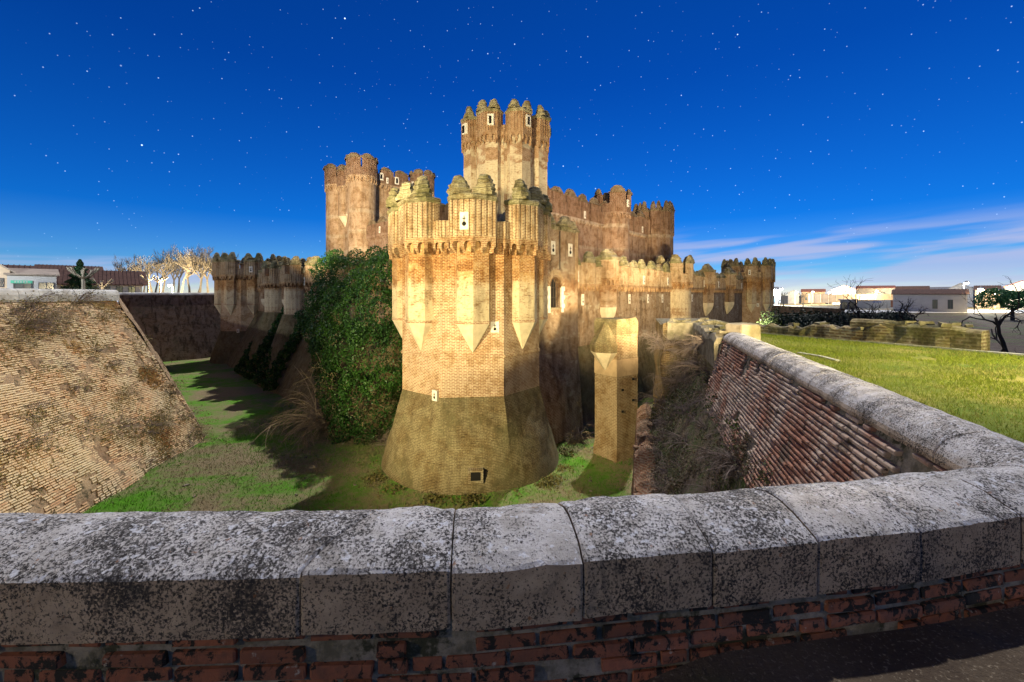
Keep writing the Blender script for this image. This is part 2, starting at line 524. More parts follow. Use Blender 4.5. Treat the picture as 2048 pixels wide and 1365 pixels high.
def arcade(mb, path, z0, z1, depth=0.3, sp=0.95, closed=True, pier=0.36):
    n = len(path)
    inn = inset(path, depth, closed)
    for i in range(n if closed else n - 1):
        j = (i + 1) % n
        a, b = Vector(path[i]), Vector(path[j]); ai, bi = Vector(inn[i]), Vector(inn[j])
        L = (b - a).length
        if L < 0.2: 
            mb.face([(*a, z0 + .3 * (z1 - z0)), (*b, z0 + .3 * (z1 - z0)), (*b, z1), (*a, z1)])
            mb.face([(*ai, z0), (*bi, z0), (*b, z0 + .3 * (z1 - z0)), (*a, z0 + .3 * (z1 - z0))])
            continue
        k = max(1, round(L / sp)); s = L / k
        top = z0 + 0.72 * (z1 - z0)
        us = []; zs = []; kind = []
        for q in range(k):
            w = s * (1 - pier)
            c0 = q * s + s * pier / 2; c1 = c0 + w
            us += [q * s, c0]; zs += [z0, z0]; kind += [1, 1]
            for t in range(0, 9):
                th = math.pi * t / 8
                us.append((c0 + c1) / 2 - math.cos(th) * w / 2)
                spring = max(z0 + .1, top - w / 2)
                zs.append(spring + math.sin(th) * (top - spring)); kind.append(0)
            us += [c1]; zs += [z0]; kind.append(1)
        us.append(L); zs.append(z0); kind.append(1)
        for q in range(len(us) - 1):
            f0, f1 = us[q] / L, us[q + 1] / L
            o0, o1 = a.lerp(b, f0), a.lerp(b, f1); i0, i1 = ai.lerp(bi, f0), ai.lerp(bi, f1)
            # corbels step back towards the wall at their foot
            g0 = o0.lerp(i0, 0.75) if kind[q] else o0
            g1 = o1.lerp(i1, 0.75) if kind[q + 1] else o1
            zm0 = z0 + .38 * (z1 - z0)
            if kind[q] and kind[q + 1] and abs(zs[q] - zs[q + 1]) < 1e-6:
                mb.face([(*g0, z0), (*g1, z0), (*o1, zm0), (*o0, zm0)])
                mb.face([(*o0, zm0), (*o1, zm0), (*o1, z1), (*o0, z1)])
                mb.face([(*i0, z0), (*i1, z0), (*g1, z0), (*g0, z0)])
            elif kind[q] == 0 and kind[q + 1] == 0:
                mb.face([(*o0, zs[q]), (*o1, zs[q + 1]), (*o1, z1), (*o0, z1)])
                mb.face([(*i0, zs[q]), (*i1, zs[q + 1]), (*o1, zs[q + 1]), (*o0, zs[q])])
            else:
                zt = max(zs[q], zs[q + 1])
                mb.face([(*i0, z0), (*g0, z0), (*o0, zm0), (*o0, zt), (*i0, zt)])
        mb.face([(*a, z1), (*b, z1), (*bi, z1), (*ai, z1)])

CAPP = [(1.0, 0), (1.05, .07), (1.03, .16), (.93, .19), (.94, .33), (.83, .37), (.83, .52), (.70, .57), (.67, .73), (.52, .78), (.48, .91), (.32, .96), (.12, 1.0)]

def cap_mesh(mb, c, rx, ry, ang, z0, h, seed=0, segs=12, wob=0.095):
    ca, sa = math.cos(ang), math.sin(ang)
    r = random.Random(seed)
    ph = r.random() * 9
    rings = []
    ox = oy = 0.0
    for (q, t) in CAPP:
        ring = []
        ox += r.uniform(-.045, .045) * rx; oy += r.uniform(-.045, .045) * ry
        q = q * r.uniform(.93, 1.05)
        for k in range(segs):
            th = 2 * math.pi * (k + .5) / segs
            cx, sy = math.cos(th), math.sin(th)
            p = 0.72
            x = rx * q * math.copysign(abs(cx) ** p, cx); y = ry * q * math.copysign(abs(sy) ** p, sy)
            j = 1 + wob * (nz3(cx * 2 + ph, sy * 2, t * 4 + seed, 1.0) * 2.4 + 1.3 * nz3(cx * 5 + ph, sy * 5, t * 9 + seed, 1.0))
            x = x * j + ox; y = y * j + oy
            ring.append((c[0] + x * ca - y * sa, c[1] + x * sa + y * ca, z0 + h * t + 0.09 * h * nz3(cx + ph, sy, seed, 1.3) * min(1, t * 4)))
        rings.append(ring)
    mb.loft(rings, True, False, True)

def bump_pts(w, d):
    return [(-w / 2, 0), (-w * .46, d * .5), (0, d), (w * .46, d * .5), (w / 2, 0)]

def local_to(face_pt, ang):
    """map (t, out) on a face with outward angle ang to x, y"""
    nx, ny = math.cos(ang), math.sin(ang)
    tx, ty = -ny, nx
    return lambda p: (face_pt[0] + tx * p[0] + nx * p[1], face_pt[1] + ty * p[0] + ny * p[1])

def plaque(T, f, t, out, z, w, h, mats=None, cross=True):
    """limestone block with a cross-and-orb gun loop; f maps (t,out)"""
    mb = MB()
    a = [f((t - w / 2, out - .1)), f((t + w / 2, out - .1)), f((t + w / 2, out + .035)), f((t - w / 2, out + .035))]
    mb.loft([[(*p, z) for p in a], [(*p, z + h) for p in a]], True, True, True)
    o = mb.build("gun_loop", M['plaque'], T, origin=ORI)
    mb = MB()
    def disc(ct, cz, r, n=12):
        mb.face([(*f((ct + r * math.cos(2 * math.pi * k / n), out + .041)), cz + r * math.sin(2 * math.pi * k / n)) for k in range(n)])
    def bar(t0, t1, z0, z1):
        mb.face([(*f((t0, out + .0415)), z0), (*f((t1, out + .0415)), z0), (*f((t1, out + .0415)), z1), (*f((t0, out + .0415)), z1)])
    r = min(w * .25, h * .14)
    disc(t, z + h * .32, r)
    if cross:
        bar(t - r * .22, t + r * .22, z + h * .32 + r * .9, z + h * .78)
        bar(t - r * .8, t + r * .8, z + h * .60, z + h * .66)
    mb.build("opening", M['hole'], o, uv=False, origin=ORI)  # flat near-black faces: the loop's dark depth is painted on
    return o

def turret_crown(T, f, w, d, z_a1, z_corn, z_cap, m_fl, m_cap, seed, back=0.4, window=False, fl=0.07, caps=2, sp=0.3):
    """the fluted merlon turret above a pilaster, with its stepped caps"""
    bp = bump_pts(w, d)
    body = flute(bp, sp, -fl, closed=False) if fl else bp
    poly = [f(p) for p in body] + [f((w / 2, -back)), f((-w / 2, -back))]
    # bump runs in +t so the outside is on its left: reverse for counter-clockwise
    mb = MB()
    mb.prism(list(poly), z_a1, z_corn, True, True)
    me = mb.build("merlon", m_fl, T, origin=ORI)
    mb = MB()
    big = [f((p[0] * 1.05, p[1] + .07)) for p in bp] + [f((w / 2 * 1.05, -back - .05)), f((-w / 2 * 1.05, -back - .05))]
    mid = [f((p[0] * 1.0, p[1] + .0)) for p in bp] + [f((w / 2, -back)), f((-w / 2, -back))]
    jz = lambda p, z, k: (p[0], p[1], z + .05 * nz3(p[0], p[1], k + seed, 2.0))
    mb.loft([[jz(p, z_corn + .002, 0) for p in mid], [jz(p, z_corn + .10, 0) for p in big], [jz(p, z_corn + .24, 1) for p in big], [jz(p, z_corn + .32, 1) for p in mid]], True, False, True)
    mb.build("cornice", m_cap, me, origin=ORI)
    rr = random.Random(seed)
    spots = [(-.25 * w, .45 * d), (.25 * w, .45 * d)] if caps == 2 else [(0, .3 * d)]
    for (t, o_) in spots:
        mb = MB()
        h = (z_cap - z_corn - .28) * rr.uniform(.86, 1.06)
        p = f((t, o_ - .12))
        ang = math.atan2(f((1, 0))[1] - f((0, 0))[1], f((1, 0))[0] - f((0, 0))[0])
        cap_mesh(mb, p, w * (.24 if caps == 2 else .46), .52 if caps == 2 else .7, ang + (-.35 if t > 0 else .35 if t < 0 else 0), z_corn + .28, h, seed + int(t * 100))
        mb.build("cap", m_cap, me, origin=ORI)
    if window:
        for t in (.24 * w,):
            mb = MB()
            q = local_to(f((0, 0)), 0)
            zz = z_a1 + .25 * (z_corn - z_a1)
            mb.loft([[(*f((t - .28, .55 * d)), z) , (*f((t + .28, .34 * d)), z), (*f((t + .30, .80 * d)), z), (*f((t - .26, .98 * d)), z)] for z in (zz, zz + .58 * (z_corn - z_a1))], True, True, True)
            fr = mb.build("window_frame", M['plaque'], me, origin=ORI)
            mb = MB()
            mb.loft([[(*f((t - .09, .70 * d)), z), (*f((t + .11, .60 * d)), z), (*f((t + .115, .91 * d)), z), (*f((t - .085, 1.01 * d)), z)] for z in (zz + .12, zz + .46 * (z_corn - z_a1))], True, True, True)
            mb.build("opening", M['hole'], fr, uv=False, origin=ORI)
    return me

def fort_tower(name, label, cat, loc, rz, n=8, Rb=4.4, Rf=5.9, zt=-5.8, zp1=-3.25, zp0=-1.5, za0=2.3, za1=3.2, zc=4.15, zk=5.2, ztop=6.75,
               pw=1.95, pd=.9, cw=2.72, cd=.97, rc=.18, mats=None, faces=None, talus=True, loops=(), band=True, z0=None, window=False, group=None, low=None):
    mats = mats or dict(body=M['tower'], low=M['tower_low'], pil=M['pilaster'], pen=M['pendant'], tal=M['talus'], fl=M['flute'], arc=M['arcade'], cap=M['cap'])
    T = thing(name, label, cat, (loc[0], loc[1], FLOOR), rz, group)
    fa = [2 * math.pi * i / n for i in range(n)]
    cr = Rb / math.cos(math.pi / n)
    octo = [(cr * math.cos(a - math.pi / n), cr * math.sin(a - math.pi / n)) for a in fa]
    faces = range(n) if faces is None else faces
    z0 = FLOOR if z0 is None else z0
    # talus
    if talus:
        mb = MB(); S = 96; rings = []
        K = 14
        for k in range(K + 1):
            t = k / K
            z = zt + (FLOOR - .3 - zt) * t
            b = min(1, max(0, (t - .12) / .55)); b = b * b * (3 - 2 * b)
            circ = (Rb * 1.02) + (Rf - Rb * 1.02) * (t ** .92)
            ring = []
            for s in range(S):
                th = 2 * math.pi * s / S
                la = (th + math.pi / n) % (2 * math.pi / n) - math.pi / n
                ro = Rb / math.cos(la) * (1 + (Rf / Rb - 1) * t * .95)
                r = ro * (1 - b) + circ * b
                r += .05 * nz3(math.cos(th) * 3, math.sin(th) * 3, z, 1.1) * min(1, t * 3) + (.22 * nz3(math.cos(th) * 5, math.sin(th) * 5, 3, 1.4) if t > .97 else 0)
                ring.append((r * math.cos(th), r * math.sin(th), z))
            rings.append(ring)
        mb.loft(list(reversed(rings)), True, False, True)
        mb.build("talus", mats['tal'], T, origin=ORI, smooth=False)
    zb0 = zt if talus else z0
    mb = MB()
    if band:
        mb.prism(octo, zb0, zp1 - .35, False)
        mb.build("lower_wall", mats['low'], T, origin=ORI)
        mb = MB()
        # raised soldier course
        o2 = inset(octo, -.05)
        mb.loft([[(*p, zp1 - .35) for p in o2], [(*p, zp1 - .17) for p in flute(o2, .12, .0) ] if False else [(*p, zp1 - .17) for p in o2]], True, True, True)
        for i in range(n):
            a, b = Vector(o2[i]), Vector(o2[(i + 1) % n]); e = (b - a); L = e.length; e.normalize(); nn = Vector((e.y, -e.x))
            for q in range(int(L / .15)):
                c = a + e * (q * .15 + .09) + nn * .0
                mb.box((c.x, c.y, zp1 - .26), (.085, .05, .16), math.atan2(e.y, e.x))
        mb.build("soldier_course", mats['low'], T, origin=ORI)
        mb = MB()
        mb.prism(octo, zp1 - .17, zp0 + .4, False)
        mb.build("mid_wall", mats['low'], T, origin=ORI)
        mb = MB()
        mb.prism(octo, zp0 + .4, za1 + .05, True)
    else:
        mb.prism(octo, zb0, za1 + .05, True)
    mb.build("wall", mats['body'], T, origin=ORI)
    # deck and inner drum so that the crenels look into something
    # crown outline
    Rc = Rb + rc
    hw = Rc * math.tan(math.pi / n)
    outl = []
    for i in range(n):
        f = local_to((Rc * math.cos(fa[i]), Rc * math.sin(fa[i])), fa[i])
        outl.append(f((-hw, 0)))
        if i in faces:
            outl += [f(p) for p in bump_pts(cw, cd)]
    mb = MB()
    arcade(mb, outl, za0, za1, .42, .72, True)
    mb.build("arcade", mats['arc'], T, origin=ORI)
    for i in range(n):
        a = fa[i]
        if i in faces:
            fb = local_to((Rb * math.cos(a), Rb * math.sin(a)), a)
            mb = MB()
            bp = bump_pts(pw, pd)
            poly = [fb(p) for p in bp] + [fb((pw / 2, -.1)), fb((-pw / 2, -.1))]
            mb.prism(poly, zp0 if zp1 is not None else zb0, za1, True, False)
            pil = mb.build("pilaster", mats['pil'], T, origin=ORI)
            if zp0 is not None and mats.get('pen'):
                mb = MB()
                mb.loft([[(*fb((p[0] * .04, p[1] * .06)), zp1) for p in bp], [(*fb(p), zp0 - .13) for p in bp]], False)
                mb.build("pendant", mats['pen'], pil, origin=ORI)
                mb = MB()
                bq = [(p[0] * 1.015, p[1] * 1.02 + .004) for p in bp]
                mb.loft([[(*fb(p), zp0 - .13) for p in bq], [(*fb(p), zp0 + .02) for p in bq]], False)
                mb.build("soldier_course", mats['low'], pil, origin=ORI)
            fc = local_to((Rc * math.cos(a), Rc * math.sin(a)), a)
            turret_crown(T, fc, cw, cd, za1, zk, ztop, mats['fl'], mats['cap'], 100 * i + int(abs(loc[0]) * 7), window=window)
        # crenel parapet round the corner between two turrets
        a2 = fa[(i + 1) % n]
        f1 = local_to((Rc * math.cos(a), Rc * math.sin(a)), a); f2 = local_to((Rc * math.cos(a2), Rc * math.sin(a2)), a2)
        e1 = cw / 2 if i in faces else 0
        e2 = cw / 2 if ((i + 1) % n) in faces else 0
        path = [f1((e1, 0)), f1((hw, 0)), f2((-e2, 0))]
        ff = flute(path, .3, .06, closed=False)
        ins = inset(path, .5, False)
        mb = MB()
        mb.prism(list(ff) + list(reversed(ins)), za1, zc, True)
        mb.build("crenel", mats['fl'], T, origin=ORI)
    for (i, t, z, w, h, kind) in loops:
        a = fa[i]
        if kind == 'crown':
            fb = local_to((Rc * math.cos(a), Rc * math.sin(a)), a)
            # on the left facet of the turret
            def g(p, fb=fb):
                al = math.atan2(cd * .5, cw * .46)
                s = p[0]
                return fb((-cw * .23 + s * math.cos(al) - p[1] * math.sin(al), cd * .75 + s * math.sin(al) + p[1] * math.cos(al)))
            plaque(T, g, t, 0.0, z, w, h)
        else:
            fb = local_to((Rb * math.cos(a), Rb * math.sin(a)), a)
            plaque(T, fb, t, 0.13 if kind == 'low' else 0.0, z, w, h)
    return T

def wall_run(T, x0, x1, y, za0, za1, zpar, zmer, zcap, mats, thick=1.8, mw=1.5, gap=.55, zbase=FLOOR - .3, batter=None, fl=True, arcsp=.7, seed=1, loops=True, proj=.22, skip=()):
    """straight wall along local x from x0 to x1, outer face at local y (outside is -y)"""
    mb = MB()
    if batter:
        zb, db = batter
        mb.loft([[(x0, y - db, zbase), (x1, y - db, zbase), (x1, y + thick, zbase), (x0, y + thick, zbase)],
                 [(x0, y, zb), (x1, y, zb), (x1, y + thick, zb), (x0, y + thick, zb)]], True)
        mb.build("talus", mats['tal'], T, origin=ORI)
        mb = MB(); zbase = zb
    mb.prism([(x0, y), (x1, y), (x1, y + thick), (x0, y + thick)], zbase, za1, True)
    mb.build("wall", mats['body'], T, origin=ORI)
    mb = MB()
    arcade(mb, [(x0, y - proj), (x1, y - proj)], za0, za1, proj, arcsp, False)
    mb.build("arcade", mats['arc'], T, origin=ORI)
    path = [(x0, y - proj), (x1, y - proj)]
    ff = flute(path, .3, .05, closed=False) if fl else path
    mb = MB()
    mb.prism(list(ff) + [(x1, y + .35), (x0, y + .35)], za1, zpar, True)
    mb.build("parapet", mats['fl'], T, origin=ORI)
    rr = random.Random(seed)
    L = x1 - x0
    k = max(1, int((L + gap) / (mw + gap))); s = L / k
    for q in range(k):
        c = x0 + (q + .5) * s; hw = (s - gap) / 2
        if any(a < c < b for a, b in skip): continue
        p = [(c - hw, y - proj - .015), (c + hw, y - proj - .015)]
        pf = flute(p, .3, .05, closed=False) if fl else p
        dz = rr.uniform(-.2, .2); hw *= rr.uniform(.82, 1.08)
        mb = MB()
        mb.prism(list(pf) + [(c + hw, y + .3), (c - hw, y + .3)], zpar + .002, zmer + dz, True)
        me = mb.build("merlon", mats['fl'], T, origin=ORI)
        mb = MB()
        cap_mesh(mb, (c, y + .03), hw * 1.05, .42, 0, zmer + dz, (zcap - zmer) * rr.uniform(.6, 1.05), seed * 37 + q, 12, .12)
        mb.build("cap", mats['cap'], me, origin=ORI)
        if loops and q % 3 == 1:
            f = lambda pp, c=c: (c + pp[0], y - proj - .015 - pp[1])
            plaque(T, f, 0, .0, za1 + .15, .38, .95)

def wall_bump(T, x, y, w, d, zp1, zp0, za0, za1, zk, ztop, mats, seed, window=False, caps=1, fl=.06):
    f0 = lambda p: (x + p[0], y - p[1])
    f = lambda p: (x + p[0], y - p[1] * 1.0)
    bp = bump_pts(w, d)
    mb = MB()
    poly = [f(p) for p in bp] + [f((w / 2, -.1)), f((-w / 2, -.1))]
    mb.prism(poly, zp0, za1, True)
    pil = mb.build("pilaster", mats['pil'], T, origin=ORI)
    if zp1 is not None:
        mb = MB()
        rings = []
        for k in range(6):
            t = k / 5
            q = .04 + .96 * math.sin(t * math.pi / 2) ** .9
            rings.append([(*f((p[0] * q, p[1] * q)), zp1 + (zp0 - zp1) * t) for p in bp])
        mb.loft(rings, False)
        mb.build("pendant", mats['pen'], pil, origin=ORI)
    mb = MB()
    w2, d2 = w * 1.2, d * 1.15 + .1
    b2 = bump_pts(w2, d2)
    arcade(mb, [f(p) for p in b2], za0, za1, .2, .55, False)
    mb.build("arcade", mats['arc'], T, origin=ORI)
    turret_crown(T, f, w2, d2, za1, zk, ztop, mats['fl'], mats['cap'], seed, back=.5, caps=caps, fl=fl, window=window)

def round_tower(T, x, y, r, zbase, za0, za1, zk, ztop, mats, nmer=6, n=24, seed=3, flare=0.0, zfl=None, rc=.25, mz=None, fr=.62, fl=True):
    c = lambda rad, nn=n: [(x + rad * math.cos(2 * math.pi * k / nn), y + rad * math.sin(2 * math.pi * k / nn)) for k in range(nn)]
    mb = MB()
    if flare:
        mb.loft([[(*p, zbase) for p in c(r + flare)], [(*p, zfl) for p in c(r + .12)]], True, False, True)
        mb.build("talus", mats['tal'], T, origin=ORI)
        mb = MB(); zbase = zfl
    mb.prism(c(r), zbase, za1, True)
    mb.build("drum", mats['body'], T, origin=ORI)
    mb = MB()
    arcade(mb, c(r + rc), za0, za1, rc, .6, True)
    mb.build("arcade", mats['arc'], T, origin=ORI)
    mz = mz if mz is not None else za1 + .45 * (zk - za1)
    mb = MB()
    ring = flute(c(r + rc), .3, .05) if fl else c(r + rc)
    inn = c(r - .35)
    mb.loft([[(*p, za1) for p in ring], [(*p, mz) for p in ring]], True, False, True)
    mb.build("parapet", mats['fl'], T, origin=ORI)
    for q in range(nmer):
        a0 = 2 * math.pi * (q + .5 - fr / 2) / nmer; a1 = 2 * math.pi * (q + .5 + fr / 2) / nmer
        path = [(x + (r + rc + .012) * math.cos(a0 + (a1 - a0) * k / 4), y + (r + rc + .012) * math.sin(a0 + (a1 - a0) * k / 4)) for k in range(5)]
        ins = [(x + (r - .3) * math.cos(a0 + (a1 - a0) * k / 4), y + (r - .3) * math.sin(a0 + (a1 - a0) * k / 4)) for k in range(5)]
        mb = MB()
        mb.prism((flute(path, .3, .05, closed=False) if fl else path) + ins[::-1], mz + .002, zk, True)
        me = mb.build("merlon", mats['fl'], T, origin=ORI)
        am = (a0 + a1) / 2
        mb = MB()
        wdt = (r + rc) * (a1 - a0) / 2
        cap_mesh(mb, (x + (r - .02) * math.cos(am), y + (r - .02) * math.sin(am)), wdt * 1.02, .42, am + math.pi / 2, zk, ztop - zk, seed * 11 + q)
        mb.build("cap", mats['cap'], me, origin=ORI)

# ------------------------------------------------------------------ the castle
T1 = (-2.7, 28.4); LT = (-44.0, 72.0); RT = (44.5, 80.5)
uv_ = (Vector(LT) - Vector(T1)); LU = uv_.length; U = uv_ / LU           # towards the left corner
vv_ = (Vector(RT) - Vector(T1)); LV = vv_.length; V = vv_ / LV           # towards the right corner
aV = math.atan2(V.y, V.x); aU = math.atan2(-U.y, -U.x)                   # wall directions, seen left to right

front = fort_tower("corner_tower", "big octagonal brick tower with pendants and fluted battlements, nearest the stone parapet", "tower", T1, R(-83.5), Rb=4.25,
    loops=[(0, 0.15, 3.55, .5, .95, 'crown'), (0, 1.25, -2.15, .48, .62, 'face'), (7, 1.35, -6.0, .4, .6, 'low')])
# the low square gun port in the foot of the tower
mb = MB()
for (t, z, w, h, o0, m) in ((0, -9.75, .95, .78, .06, 0), ):
    yy = -.1
f = lambda p: (5.52 + p[1], .12 + p[0])
a = MB()
for (t0, t1, z0, z1) in ((-.40, -.27, -10.05, -9.35), (.27, .40, -10.05, -9.35), (-.27, .27, -10.05, -9.93), (-.27, .27, -9.47, -9.35)):
    p = [f((t0, -.5)), f((t1, -.5)), f((t1, .19)), f((t0, .19))]
    a.loft([[(*q, z0) for q in p], [(*q, z1) for q in p]], True, True, True)
gp = a.build("gun_port", M['ruin'], front, origin=ORI)
a = MB()
a.face([(*f((-.27, .175)), -9.93), (*f((.27, .175)), -9.93), (*f((.27, .175)), -9.47), (*f((-.27, .175)), -9.47)])
a.build("opening", M['hole'], gp, uv=False, origin=ORI)

copy_tree(front, (LT[0], LT[1], FLOOR), R(-54), "octagonal brick tower farthest left, dark below, beside the bare trees", "corner_tower")
copy_tree(front, (RT[0], RT[1], FLOOR), R(-110), "octagonal brick tower at the far right end of the outer wall, above the hedge", "corner_tower", scale=(.84, .84, 1))

WM = dict(body=M['wall'], tal=M['talus'], pil=M['wall'], pen=M['pendant'], fl=M['flute'], arc=M['arcade'], cap=M['cap'], low=M['tower_low'])
# right outer wall
RW = thing("curtain_wall", "battlemented outer brick wall running right from the gate turret to the far tower", "wall", (T1[0], T1[1], FLOOR), aV)
wall_run(RW, 9.0, LV - 4.0, 0, .35, 1.0, 2.1, 2.75, 3.9, WM, batter=(-4.6, 1.6), seed=4, mw=1.7, gap=.5)
wall_bump(RW, 17.6, 0, 2.2, 1.15, -3.2, -1.2, .9, 1.6, 3.3, 4.5, WM, 51, caps=1)
wall_bump(RW, 46.5, 0, 2.2, 1.15, -3.2, -1.2, .9, 1.6, 3.3, 4.5, WM, 52, caps=1)
wall_bump(RW, 57, 0, 2.2, 1.15, -3.2, -1.2, .9, 1.6, 3.3, 4.5, WM, 53, caps=1)
for x in (13.5, 22.5, 27.0, 31, 41, 50):
    plaque(RW, lambda p, x=x: (x + p[0], -p[1]), 0, 0, -.95, .42, 1.0)
RR = thing("wall_tower", "round brick tower with pale plaster drum halfway along the right outer wall", "tower", (T1[0] + V.x * 35.5, T1[1] + V.y * 35.5, FLOOR), aV)
RM = dict(WM); RM['body'] = M['pilaster']
round_tower(RR, 0, .4, 2.1, FLOOR - .3, .9, 1.6, 3.9, 5.0, RM, nmer=6, seed=5, flare=1.4, zfl=-4.2)

# gate turret beside the front tower
GT = thing("gate_turret", "square brick turret with barred pointed window, right of the front tower", "tower", (T1[0], T1[1], FLOOR), aV)
GM = M['wall']
y0 = -2.0
def arch_wall(T, x0, x1, y, z0, z1, wx0, wx1, wz0, wz1, mat, depth=.55):
    """brick front with a real pointed opening"""
    mb = MB()
    q = lambda xa, xb, za, zb: mb.face([(xa, y, za), (xb, y, za), (xb, y, zb), (xa, y, zb)])
    q(x0, wx0, z0, z1); q(wx1, x1, z0, z1); q(wx0, wx1, z0, wz0)
    cx = (wx0 + wx1) / 2; hw = (wx1 - wx0) / 2; sp = wz1 - hw * 1.15
    prof = []
    for k in range(13):
        t = -1 + 2 * k / 12
        prof.append((cx + t * hw, sp + (wz1 - sp) * max(0, 1 - abs(t) ** 1.9) ** .62))
    q(wx0, wx0 + 1e-4, wz0, wz0 + 1e-3)
    for a, b in zip(prof, prof[1:]):
        mb.face([(a[0], y, a[1]), (b[0], y, b[1]), (b[0], y, z1), (a[0], y, z1)])
    rim = [(wx0, wz0)] + prof + [(wx1, wz0)]
    for a, b in zip(rim, rim[1:] + rim[:1]):
        mb.face([(a[0], y, a[1]), (a[0], y + depth, a[1]), (b[0], y + depth, b[1]), (b[0], y, b[1])])
    return mb, rim, prof
mb, rim, prof = arch_wall(GT, 2.5, 9.7, y0, -4.5, 4.9, 6.0, 7.4, -.95, 1.35, GM)
mb.face([(9.7, y0, -4.5), (9.7, 0.2, -4.5), (9.7, 0.2, 4.9), (9.7, y0, 4.9)])
mb.face([(2.5, y0, 4.9), (9.7, y0, 4.9), (9.7, .2, 4.9), (2.5, .2, 4.9)])
mb.build("wall", GM, GT, origin=ORI)
mb = MB()
mb.loft([[(2.5, y0 - 1.5, FLOOR - .3), (9.7, y0 - .55, FLOOR - .3), (9.7, .2, FLOOR - .3), (2.5, .2, FLOOR - .3)],
         [(2.5, y0 - .01, -4.4), (9.7, y0 - .01, -4.4), (9.7, .2, -4.4), (2.5, .2, -4.4)]], True, False, True)
mb.build("talus", M['wall'], GT, origin=ORI)
mb = MB()
mb.face([(x, y0 + .5, z) for x, z in rim])
wn = mb.build("window", M['hole'], GT, uv=False, origin=ORI)
M['iron'] = plain_mat("rusted_iron", (0.06, 0.045, 0.035), .3, 6, .7)
for k in range(6):
    mb = MB(); x = 6.12 + k * .235
    mb.tube([(x, y0 + .3, -.95), (x, y0 + .3, 1.25)], .022, 5)
    mb.build("bar", M['iron'], wn, origin=ORI)
for z in (-.2, .55):
    mb = MB(); mb.tube([(6.0, y0 + .3, z), (7.4, y0 + .3, z)], .02, 5); mb.build("bar", M['iron'], wn, origin=ORI)
for sx, x in ((-1, 6.0), (1, 7.4)):          # limestone jambs in alternating blocks
    for k in range(6):
        w = .42 if k % 2 else .27
        mb = MB(); z = -1.35 + k * .33
        mb.box((x + sx * (w / 2 + .0), y0 + .03, z + .165), (w, .16, .322))
        mb.build("jamb_stone", M['plaque'], wn, origin=ORI)
mb = MB(); mb.box((6.7, y0 + .02, -1.03), (1.38, .2, .15)); mb.build("sill", M['ruin'], wn, origin=ORI)
for k in range(26):                          # brick voussoirs of the pointed arch
    t = -1 + 2 * (k + .5) / 26
    hw = .98; x = 6.7 + t * hw
    z = .55 + (1.72 - .55) * max(0, 1 - abs(t) ** 2.0) ** .6
    th = math.atan2(z - .15, x - 6.7)
    mb = MB(); 
    ca, sa = math.cos(th), math.sin(th)
    pts = []
    for (a, b) in ((-.2, -.045), (.2, -.05), (.2, .05), (-.2, .045)):
        pts.append((x + a * ca - b * sa, z + a * sa + b * ca))
    mb.loft([[(p[0], y0 - .03, p[1]) for p in pts], [(p[0], y0 + .1, p[1]) for p in pts]], True, True, True)
    mb.build("arch_brick", M['flute'], wn, origin=ORI)
for x in (6.35, 8.6):
    plaque(GT, lambda p, x=x: (x + p[0], y0 - p[1]), 0, 0, 3.0, .55, 1.0)
for k, (xa, xb) in enumerate(((2.6, 4.4), (4.7, 7.1), (7.25, 9.3))):
    mb = MB(); mb.prism([(xa, y0 - .1), (xb, y0 - .1), (xb, y0 + .9), (xa, y0 + .9)], 4.9, 5.15, True, True)
    co = mb.build("cornice", M['cap'], GT, origin=ORI)
    mb = MB(); cap_mesh(mb, ((xa + xb) / 2, y0 + .35), (xb - xa) / 2 * .8, .5, 0, 5.15, 1.0, 900 + k); mb.build("cap", M['cap'], co, origin=ORI)
mb = MB()
cc = [(9.5 + .55 * math.cos(t), y0 + .5 + .55 * math.sin(t)) for t in [2 * math.pi * k / 14 for k in range(14)]]
mb.prism(flute(cc, .25, .04), 1.2, 5.0, True, True)
ct = mb.build("corner_shaft", M['flute'], GT, origin=ORI)
mb = MB(); cap_mesh(mb, (9.5, y0 + .5), .6, .6, 0, 5.0, .9, 911); mb.build("cap", M['cap'], ct, origin=ORI)
mb = MB(); mb.prism([(7.18, y0 - .03), (7.26, y0 - .03), (7.26, y0 + .1), (7.18, y0 + .1)], 1.9, 4.85, True, True); mb.build("gutter_slot", M['hole'], GT, uv=False, origin=ORI)

# left outer wall (seen left to right it runs from the far left tower to the front tower)
LW = thing("curtain_wall", "battlemented outer brick wall on the left, half buried under the ivy", "wall", (LT[0], LT[1], FLOOR), aU)
wall_run(LW, 4.0, LU - 9.0, 0, .35, 1.0, 2.1, 2.75, 3.9, WM, batter=(-2.6, 4.4), seed=9, mw=1.7, gap=.5)
wall_run(LW, LU - 9.0, LU - 3.9, 0, .35, 1.0, 2.1, 2.75, 3.9, WM, seed=10, mw=1.7, gap=.5)
for k, x in enumerate((11.0, 21.5, 31.5)):
    wall_bump(LW, x, 0, 2.2, 1.15, -2.4, -.6, .9, 1.6, 3.3, 4.5, WM, 61 + k, caps=1)
# rounded buttress towers whose tapering feet stand in the moat
for k, x in enumerate((16.5, 25.5)):
    bt = thing("wall_tower", ["round brick buttress tower on the left wall, nearer the far corner tower", "round brick buttress tower on the left wall, at the edge of the ivy"][k], "tower",
               (LT[0] - U.x * x, LT[1] - U.y * x, FLOOR), aU)
    round_tower(bt, 0, -.2, 1.7, FLOOR - .3, .9, 1.6, 3.6, 4.7, RM, nmer=6, seed=70 + k, flare=3.0, zfl=-2.4)

